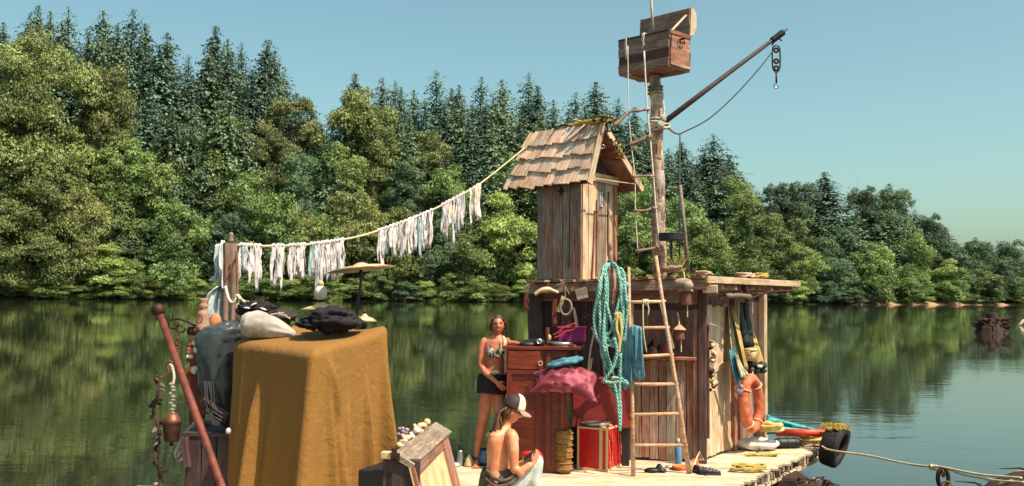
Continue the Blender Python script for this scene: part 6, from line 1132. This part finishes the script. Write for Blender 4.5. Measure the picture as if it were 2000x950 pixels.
# ------------------------------------------------------------------ people
def skin(name, c1, c2): 
    m = plain(name, c1, c2, scale=9, rough=.5, bump=.06, contrast=(.3, .7)); b = m.node_tree.nodes['Principled BSDF']; b.inputs['Subsurface Weight'].default_value = .12; b.inputs['Subsurface Radius'].default_value = (.02, .008, .004); b.inputs['Subsurface Scale'].default_value = .5; return m
skin('skin_tan', '#9c4e38', '#c67c5a'); skin('skin_light', '#bc6c4a', '#e0a078')
plain('hair_brown', '#2c1a12', '#5a3a26', scale=60, rough=.5, bump=.8); plain('hair_fair', '#43281a', '#8a603e', scale=70, rough=.5, bump=.9)
plain('lips', '#8a3a30', '#a04a3c'); plain('eye', '#1c1410', '#2a1c14'); plain('tooth', '#d8d0c4', '#e4dccf'); plain('bikini', '#161e22', '#8c8c80', scale=38, contrast=(.46, .54)); plain('shorts', '#0c0a10', '#18141c', rough=.9)
plain('jeans', '#9aa4a2', '#c6cac2', scale=8, rough=.9); plain('greycloth', '#3a302a', '#66584c', scale=24, rough=.95); plain('capback', '#261614', '#38241e', scale=80); plain('capfront', '#b8ad9a', '#d2c8b4'); plain('capbrim', '#8c6c5c', '#a88472')
def limb(mb, pts, rs, n=12):
    mb.tube([V(p) for p in pts], rs, n)
    for p, r_ in zip(pts, rs): mb.ell(p, r_*.995, n=12, m=8)
def head(mb, c, fwd, up, s=1.0):
    """head with brow, nose, chin, cheeks; c is the centre, fwd the gaze"""
    f = V(fwd).normalized(); u = (V(up)-f*V(up).dot(f)).normalized(); r_ = f.cross(u); Mx = Matrix((r_, f, u)).transposed(); G = []
    for j in range(33):
        th = math.pi*j/32-math.pi/2; row = []
        for k in range(40):
            a = 2*math.pi*k/40; d = V((math.sin(a)*math.cos(th), math.cos(a)*math.cos(th), math.sin(th))); x, y, z = d.x*.073, d.y*.092, d.z*.112
            if z < 0: q = -z/.112; x *= 1-.34*q*q; y = y*(1-.16*q) if y > 0 else y*(1-.42*q)
            if d.y > 0:
                g = lambda X, Z, w, h: math.exp(-((x-X)/w)**2-((z-Z)/h)**2)
                y += .026*g(0, -.018, .011, .014)+.015*g(0, .008, .009, .026)-.012*g(.030, .014, .016, .010)-.012*g(-.030, .014, .016, .010)+.007*g(0, .036, .05, .012)+.007*g(0, -.058, .022, .008)-.004*g(0, -.045, .03, .005)+.012*g(0, -.092, .024, .018)+.005*g(.04, -.02, .02, .02)+.005*g(-.04, -.02, .02, .02)
            row.append(V(c)+Mx @ V((x*s, y*s, z*s)))
        G.append(row)
    mb.grid(G, close=True)
    for sx in (-1, 1): mb.ell(V(c)+Mx @ V((sx*.072*s, -.008*s, -.008*s)), (.010*s, .018*s, .030*s), Mx, 8, 6)
    return Mx
def face(c, Mx, s, T, smile=True, one=0):
    for sx in (-1, 1):
        if one and sx != one: continue
        mb = MB(); mb.ell(V(c)+Mx @ V((sx*.030*s, .073*s, .013*s)), (.013*s, .008*s, .0075*s), Mx, 10, 6); obj('eye', mb, M['eye'], T, smooth=True)
        mb = MB(); mb.tube([V(c)+Mx @ V((sx*.014*s, .087*s, .030*s)), V(c)+Mx @ V((sx*.032*s, .085*s, .036*s)), V(c)+Mx @ V((sx*.048*s, .072*s, .030*s))], .003*s, 5); obj('eyebrow', mb, M['hair_brown'], T)
    mb = MB(); mb.ell(V(c)+Mx @ V((0, .084*s, -.052*s)), (.024*s, .011*s, .010*s), Mx, 14, 6); obj('lips', mb, M['lips'], T, smooth=True)
    if smile: mb = MB(); mb.ell(V(c)+Mx @ V((0, .091*s, -.051*s)), (.014*s, .005*s, .003*s), Mx, 12, 5); obj('teeth', mb, M['tooth'], T, smooth=True)
def hand(mb, wr, d, nrm, s=1.0, curl=.35, side=1, spread=.1):
    """palm with four fingers and a thumb; d points along the hand, nrm is the back of the hand"""
    d = V(d).normalized(); n_ = (V(nrm)-d*V(nrm).dot(d)).normalized(); w_ = d.cross(n_)*side; wr = V(wr)
    mb.ell(wr+d*.045*s, (.038*s, .050*s, .015*s), Matrix((w_, d, n_)).transposed(), 12, 8); limb(mb, [wr, wr+d*.03*s], [.022*s, .024*s], 10)
    for k, (o, L_) in enumerate(((-.028, .072), (-.009, .080), (.010, .075), (.027, .058))):
        b_ = wr+d*.08*s+w_*o*s; dd = (d+w_*o*spread*30*s).normalized(); p = [b_]; a = curl*(.5+.1*k)
        for q, fr in enumerate((.42, .32, .26)): v_ = dd*math.cos(a)-n_*math.sin(a); p.append(p[-1]+v_*L_*fr*s); a += curl*(1.0+.1*k)
        limb(mb, p, [.0095*s, .0088*s, .008*s, .0066*s], 8)
    b_ = wr+d*.028*s-w_*.030*s; t1 = b_+(-w_*.7+d*.7-n_*.15).normalized()*.034*s; t2 = t1+(d*.9-w_*.25-n_*.35).normalized()*.030*s; limb(mb, [b_, t1, t2], [.013*s, .0105*s, .0085*s], 8)
def lock(mb, pts, r_, n=6): q = bez(pts, 4); mb.tube(q, [r_*(1-.65*(i/(len(q)-1))**1.5) for i in range(len(q))], n, flat=.6)
# standing woman: faces the camera, weight on her right leg, left forearm on the cabinet
YW = 10.72; k_ = YW/F
def W_(x, y, dy=0): return P(x, y, YW+dy)
T = thing('person', 'woman standing by the red cabinet in a patterned bikini top and black shorts', 'person', V((W_(938, 900).x, YW, DZ)))
mb = MB(); hc = W_(973, 635.5, -.01); fw = V((.02, -1, .02)); up = V((-.05, 0, 1)); Mh = head(mb, hc, fw, up, .93)
limb(mb, [W_(972, 645, .02), W_(971, 662, .03)], [.052, .056])
def torso(rings, seg=20):
    G = []
    for (c, rx, ry, ax) in rings:
        ax = V(ax).normalized(); ay = V((0, 0, 1)).cross(ax).normalized(); G.append([V(c)+ax*math.cos(a)*rx+ay*math.sin(a)*ry for a in [k*2*math.pi/seg for k in range(seg)]])
    mb.grid(G, close=True); n = seg; L_ = len(mb.v); mb.f.append(tuple(L_-n*len(G)+k for k in range(n))[::-1]); mb.f.append(tuple(L_-n+k for k in range(n)))
ax = (1, -.1, 0)
torso([(W_(964, 762), .115, .09, ax), (W_(962, 748), .155, .105, ax), (W_(962, 735), .152, .102, ax), (W_(964, 722), .122, .088, ax), (W_(965, 712), .110, .080, ax), (W_(966, 700), .118, .086, ax), (W_(967, 690), .130, .098, ax), (W_(968, 678), .140, .098, ax), (W_(968, 668), .145, .080, ax), (W_(969, 661), .10, .060, ax), (W_(970, 655), .05, .05, ax)])
for sx, x in ((-1, 958), (1, 977)): mb.ell(W_(x, 688, -.075), (.050, .042, .048))
limb(mb, [W_(947, 667, .01), W_(950, 676, 0)], [.046, .048]); limb(mb, [W_(990, 667, .01), W_(986, 676, 0)], [.044, .046])
# her right arm (left in picture): upper arm down, forearm across to the thigh
limb(mb, [W_(945, 669, .0), W_(940, 685, -.01), W_(939, 712, -.03)], [.043, .040, .036]); limb(mb, [W_(939, 712, -.03), W_(947, 727, -.09), W_(969, 746, -.17)], [.036, .034, .024]); hand(mb, W_(970, 747, -.17), W_(981, 757, -.19)-W_(970, 747, -.17), (-.3, -.9, .3), .92, .5, 1)
# her left arm along the cabinet top
limb(mb, [W_(991, 669, .0), W_(996, 674, .0), W_(1000, 679, -.02)], [.042, .038, .034]); limb(mb, [W_(997, 671, -.10), W_(1008, 671, -.16)], [.034, .028]); limb(mb, [W_(992, 670, -.02), W_(998, 672, -.12), W_(1010, 672, -.22)], [.038, .034, .024]); hand(mb, W_(1010, 672, -.22), V((1, -.25, 0)), (0, 0, 1), .92, .3, -1)
# legs
limb(mb, [W_(953, 762, 0), W_(948, 790, -.02), W_(943, 822, -.03)], [.088, .074, .054]); limb(mb, [W_(943, 822, -.03), W_(938, 845, .03), W_(933, 872, .03), W_(931, 889, .02)], [.053, .052, .038, .032])
limb(mb, [W_(972, 762, 0), W_(975, 795, -.06), W_(979, 825, -.08)], [.086, .072, .053]); limb(mb, [W_(979, 825, -.08), W_(980, 850, -.02), W_(982, 892, -.02)], [.052, .050, .032])
for fx, fy in ((931, 0), (982, -.03)):
    a = V((W_(fx, 890).x, YW+fy+.02, DZ+.055)); limb(mb, [a+V((0, .04, -.02)), a+V((0, -.05, -.022)), a+V((-.01, -.13, -.036))], [.030, .032, .020]); 
    for q in range(5): limb(mb, [a+V((-.035+.017*q, -.13, -.04)), a+V((-.04+.018*q, -.165+.006*abs(q-1), -.044))], [.011, .009], 6)
obj('body', mb, M['skin_tan'], T, remesh=.0065); face(hc, Mh, .93, T)
mb = MB()
for sx, x in ((-1, 958), (1, 977)): mb.ell(W_(x, 688.5, -.083), (.056, .044, .050), n=16, m=10)
obj('bikini_cups', mb, M['bikini'], T, smooth=True)
mb = MB(); mb.tube(bez([W_(948, 693, -.02), W_(957, 697, -.10), W_(967, 695, -.115), W_(978, 697, -.10), W_(988, 693, -.02), W_(986, 692, .08), W_(967, 692, .12), W_(949, 692, .08), W_(948, 693, -.02)], 5), .010, 6); mb.tube(bez([W_(958, 680, -.11), W_(962, 668, -.075), W_(967, 656, .0)], 5), .006, 5); mb.tube(bez([W_(977, 680, -.11), W_(976, 668, -.075), W_(974, 656, .0)], 5), .006, 5); obj('bikini_straps', mb, M['bikini'], T, smooth=True)
mb = MB(); G = []
for (y, rx, ry) in ((730, .152, .108), (736, .162, .113), (745, .168, .116), (756, .172, .116), (768, .176, .112)): G.append([W_(962.5, y)+V((math.cos(a)*rx, math.sin(a)*ry-.10*0, .008*math.sin(a*2))) for a in [k*2*math.pi/28 for k in range(28)]])
mb.grid(G, close=True); obj('shorts', mb, M['shorts'], T, smooth=True, solid=.008); mb = MB(); mb.tube([W_(958, 728, -.115), W_(966, 732, -.115)], .006, 5); mb.ell(W_(968, 727, -.10), (.05, .02, .02)); obj('waist_band', mb, M['capfront'], T, smooth=True)
mb = MB(); G = []
for j in range(17):                                # hair cap
    th = math.pi*j/16-math.pi/2; G.append([])
    for k in range(28):
        a = 2*math.pi*k/28; d = V((math.sin(a)*math.cos(th), math.cos(a)*math.cos(th), math.sin(th))); r3 = V((d.x*.081, d.y*.098, d.z*.118))
        if d.y > .15 and d.z < .62: r3 *= .80
        G[-1].append(hc+Mh @ (r3*.95+V((0, -.006, .004))))
mb.grid(G, close=True)
for k in range(22):
    sx = random.choice([-1, 1]); st = hc+Mh @ V((sx*random.uniform(.02, .066), random.uniform(.0, .055), random.uniform(.05, .095))); lock(mb, [st, hc+Mh @ V((sx*.083, random.uniform(-.02, .03), .02)), hc+Mh @ V((sx*random.uniform(.07, .085), -.03, -.04)), hc+Mh @ V((sx*.04, -.08, -.05))], .011)
mb.ell(hc+Mh @ V((0, -.10, .03)), (.035, .03, .035)); obj('hair', mb, M['hair_brown'], T, smooth=True)
mb = MB()
for k in range(6): lock(mb, [W_(983, 657, -.03), W_(985+k*.8, 670, -.085), W_(984+k*1.4, 692, -.10), W_(986+random.uniform(-2, 5), 712+k*4, -.09)], .012)
obj('scarf', mb, M['ragyellow'], T, smooth=True)
# seated person seen from behind and to the side, facing right, looking at a phone
YS = 8.9; k2 = YS/F
def S_(x, y, dy=0): return P(x, y, YS+dy)
T = thing('person', 'bare-backed seated person in a trucker cap and pale jeans looking at a phone', 'person', V((S_(985, 955).x, YS, DZ)))
mb = MB(); hc = S_(1001, 803, .02); fw = V((.90, .10, -.34)); up = V((.28, -.02, .95)); Mh = head(mb, hc, fw, up, .98)
limb(mb, [S_(994, 812, .02), S_(988, 830, .02), S_(984, 842, .02)], [.050, .050, .060])
ax = (.55, .83, 0)
torso([(S_(977, 968), .17, .125, ax), (S_(977, 952), .175, .13, ax), (S_(976, 935), .160, .115, ax), (S_(976, 915), .142, .105, ax), (S_(976, 895), .140, .104, ax), (S_(977, 875), .155, .108, ax), (S_(979, 858), .168, .105, ax), (S_(981, 846), .160, .085, ax), (S_(983, 838), .10, .065, ax), (S_(986, 832), .055, .05, ax)])
limb(mb, [S_(998, 850, -.10), S_(1002, 858, -.12)], [.056, .055]); limb(mb, [S_(966, 852, .10), S_(965, 860, .12)], [.056, .055])
# near (right) arm
limb(mb, [S_(1000, 853, -.13), S_(1003, 880, -.16), S_(1004, 915, -.16)], [.056, .050, .040]); limb(mb, [S_(1004, 915, -.16), S_(1017, 922, -.18), S_(1034, 909, -.17), S_(1040, 905, -.16)], [.040, .042, .030, .024]); hand(mb, S_(1039, 906, -.16), V((.55, .10, .75)), (.6, -.6, -.3), .95, .55, 1)
# far (left) arm
limb(mb, [S_(972, 855, .16), S_(985, 890, .20), S_(995, 912, .18)], [.052, .045, .038]); limb(mb, [S_(995, 912, .18), S_(1015, 908, .08), S_(1030, 900, -.0)], [.038, .034, .024]); hand(mb, S_(1030, 900, .0), V((.75, -.2, .45)), (-.3, .8, -.3), .92, .6, -1)
fc = S_(1065, 952, .12); fc.z = DZ+.05; limb(mb, [fc+V((-.08, 0, .02)), fc, fc+V((.11, .01, -.02))], [.035, .036, .024])
for q in range(5): limb(mb, [fc+V((.11, -.03+.016*q, -.02)), fc+V((.145-.005*q, -.034+.017*q, -.026))], [.011, .009], 6)
obj('body', mb, M['skin_light'], T, remesh=.0070); face(hc, Mh, .98, T, smile=False, one=1)
mb = MB()   # jeans: both thighs raised, shins down to the deck
kn = S_(1047, 902, -.06); hip = S_(990, 962, -.07); ft = V((S_(1040, 990).x+.06, YS-.10, DZ+.07)); limb(mb, [hip, hip.lerp(kn, .5)+V((0, 0, -.01)), kn], [.115, .095, .070], 14); limb(mb, [kn, kn.lerp(ft, .5)+V((-.03, 0, 0)), ft], [.070, .066, .050], 14)
kn2 = S_(1046, 905, .22); hip2 = S_(988, 962, .15); ft2 = V((fc.x-.09, fc.y, DZ+.08)); limb(mb, [hip2, hip2.lerp(kn2, .5), kn2], [.11, .092, .068], 14); limb(mb, [kn2, kn2.lerp(ft2, .5)+V((-.02, 0, 0)), ft2], [.068, .062, .048], 14); mb.ell(S_(978, 965, .02), (.19, .17, .10))
obj('jeans', mb, M['jeans'], T, remesh=.009)
mb = MB(); G = []
for j, (y, rx, ry) in enumerate(((917, .158, .118), (925, .170, .130), (938, .182, .145), (952, .195, .155), (968, .20, .16))): G.append([S_(978, y)+V((math.cos(a)*rx+.010*math.sin(a*7+j), math.sin(a)*ry+.008*math.cos(a*9+j*2), .014*math.sin(a*5+j)+(.02*math.cos(a+2)))) for a in [k*2*math.pi/40 for k in range(40)]])
mb.grid(G, close=True); obj('waist_wrap', mb, M['greycloth'], T, smooth=True, solid=.012)
mb = MB(); mb.tube(bez([S_(950, 918, -.1), S_(968, 936, -.17), S_(990, 938, -.18), S_(1010, 925, -.17)], 5), .018, 6); mb.tube(bez([S_(948, 935, -.12), S_(970, 950, -.18), S_(995, 946, -.2), S_(1012, 932, -.18)], 5), .018, 6); obj('wrap_fold', mb, M['greycloth'], T, smooth=True)
mb = MB(); G = []
for j in range(15):
    th = math.pi*j/14-math.pi/2; G.append([])
    for k in range(26):
        a = 2*math.pi*k/26; d = V((math.sin(a)*math.cos(th), math.cos(a)*math.cos(th), math.sin(th))); r3 = V((d.x*.080, d.y*.098, d.z*.116))
        if d.y > .0: r3 *= .86
        G[-1].append(hc+Mh @ (r3+V((0, -.010, .002))))
mb.grid(G, close=True)
for k in range(46):
    xo = random.uniform(-.07, .07); lock(mb, [hc+Mh @ V((xo, -.07, .02)), hc+Mh @ V((xo*1.1, -.115, -.06)), S_(978-random.uniform(0, 14)+xo*60, 835, -.02-xo), S_(966-random.uniform(-2, 14)+xo*60, 852+random.uniform(0, 14), -.07-xo*.5), S_(963-random.uniform(-4, 10)+xo*60, 872+random.uniform(-10, 18), -.09-xo*.4)], .012)
for k in range(8): lock(mb, [hc+Mh @ V((.070, -.02, .03)), hc+Mh @ V((.082, -.03, -.04)), hc+Mh @ V((.075, -.06, -.11))], .012)
obj('hair', mb, M['hair_fair'], T, smooth=True)
cc = hc+Mh @ V((0, -.004, .030))
def capdome(a0, a1, mat, nm, sc=1.0, ztop=1.0):
    mb = MB(); G = []
    for j in range(11):
        th = j/10*math.pi/2; G.append([])
        for k in range(15):
            a = a0+(a1-a0)*k/14; bulge = 1.0+.10*max(0, math.cos(a))*math.sin(th)*1.4; G[-1].append(cc+Mh @ V((math.sin(a)*.088*math.cos(th)**.75*sc, math.cos(a)*.106*math.cos(th)**.7*sc*(1 if math.cos(a) < 0 else 1.0), .118*math.sin(th)*bulge*sc)))
    mb.grid(G); obj(nm, mb, M[mat], T, smooth=True, solid=.004)
capdome(R(72), R(288), 'capback', 'cap_mesh'); capdome(R(-74), R(74), 'capfront', 'cap_front', 1.012)
mb = MB(); G = []
for j in range(6):
    v = j/5; G.append([cc+Mh @ V((math.sin(a)*(.088+.004*v), math.cos(a)*.104+.085*v*max(0, math.cos(a))**.5, .004-.022*v*v-.022*math.sin(a)**2*v)) for a in [R(-68)+R(136)*k/18 for k in range(19)]])
mb.grid(G); obj('cap_brim', mb, M['capbrim'], T, smooth=True, solid=.005)
mb = MB(); mb.ell(cc+Mh @ V((0, 0, .118)), (.008, .008, .005), Mh, 8, 5); obj('cap_button', mb, M['capback'], T)
for sx in (-1, 1): mb = MB(); mb.torus(hc+Mh @ V((sx*.032, .094, .008)), .022, .004, Mh @ Matrix.Rotation(R(90), 3, 'X') @ Matrix.Diagonal(V((1.1, .8, 1))), 18, 6); mb.tube([hc+Mh @ V((sx*.052, .092, .012)), hc+Mh @ V((sx*.078, .0, .010))], .003, 5); obj('glasses_frame', mb, M['eye'], T, smooth=True)
o_ = thing('phone', 'dark phone held by the seated person above the knees', 'phone', S_(1033, 893, -.10)); plank('body', S_(1022, 899, -.10), S_(1043, 886, -.14), .075, .009, (-.35, -.45, .8), M['steel'], o_, rag=.0); plank('screen', S_(1023.5, 897.5, -.105), S_(1042, 885, -.142), .066, .005, (-.35, -.45, .8), M['black'], o_, rag=.0)
mb = MB(); mb.lathe([(.001, -.05), (.055, -.045), (.06, -.01), (.045, .03), (.018, .06), (.001, .065)], S_(1049, 892, .12), 14); mb.ell(S_(1032, 888, .2), (.07, .05, .035)); tag(obj('red_cloth', mb, M['pink' if 0 else 'redtrunk'], smooth=True, remesh=.01), 'bright red cloth bundle resting on the seated person knees', 'cloth')
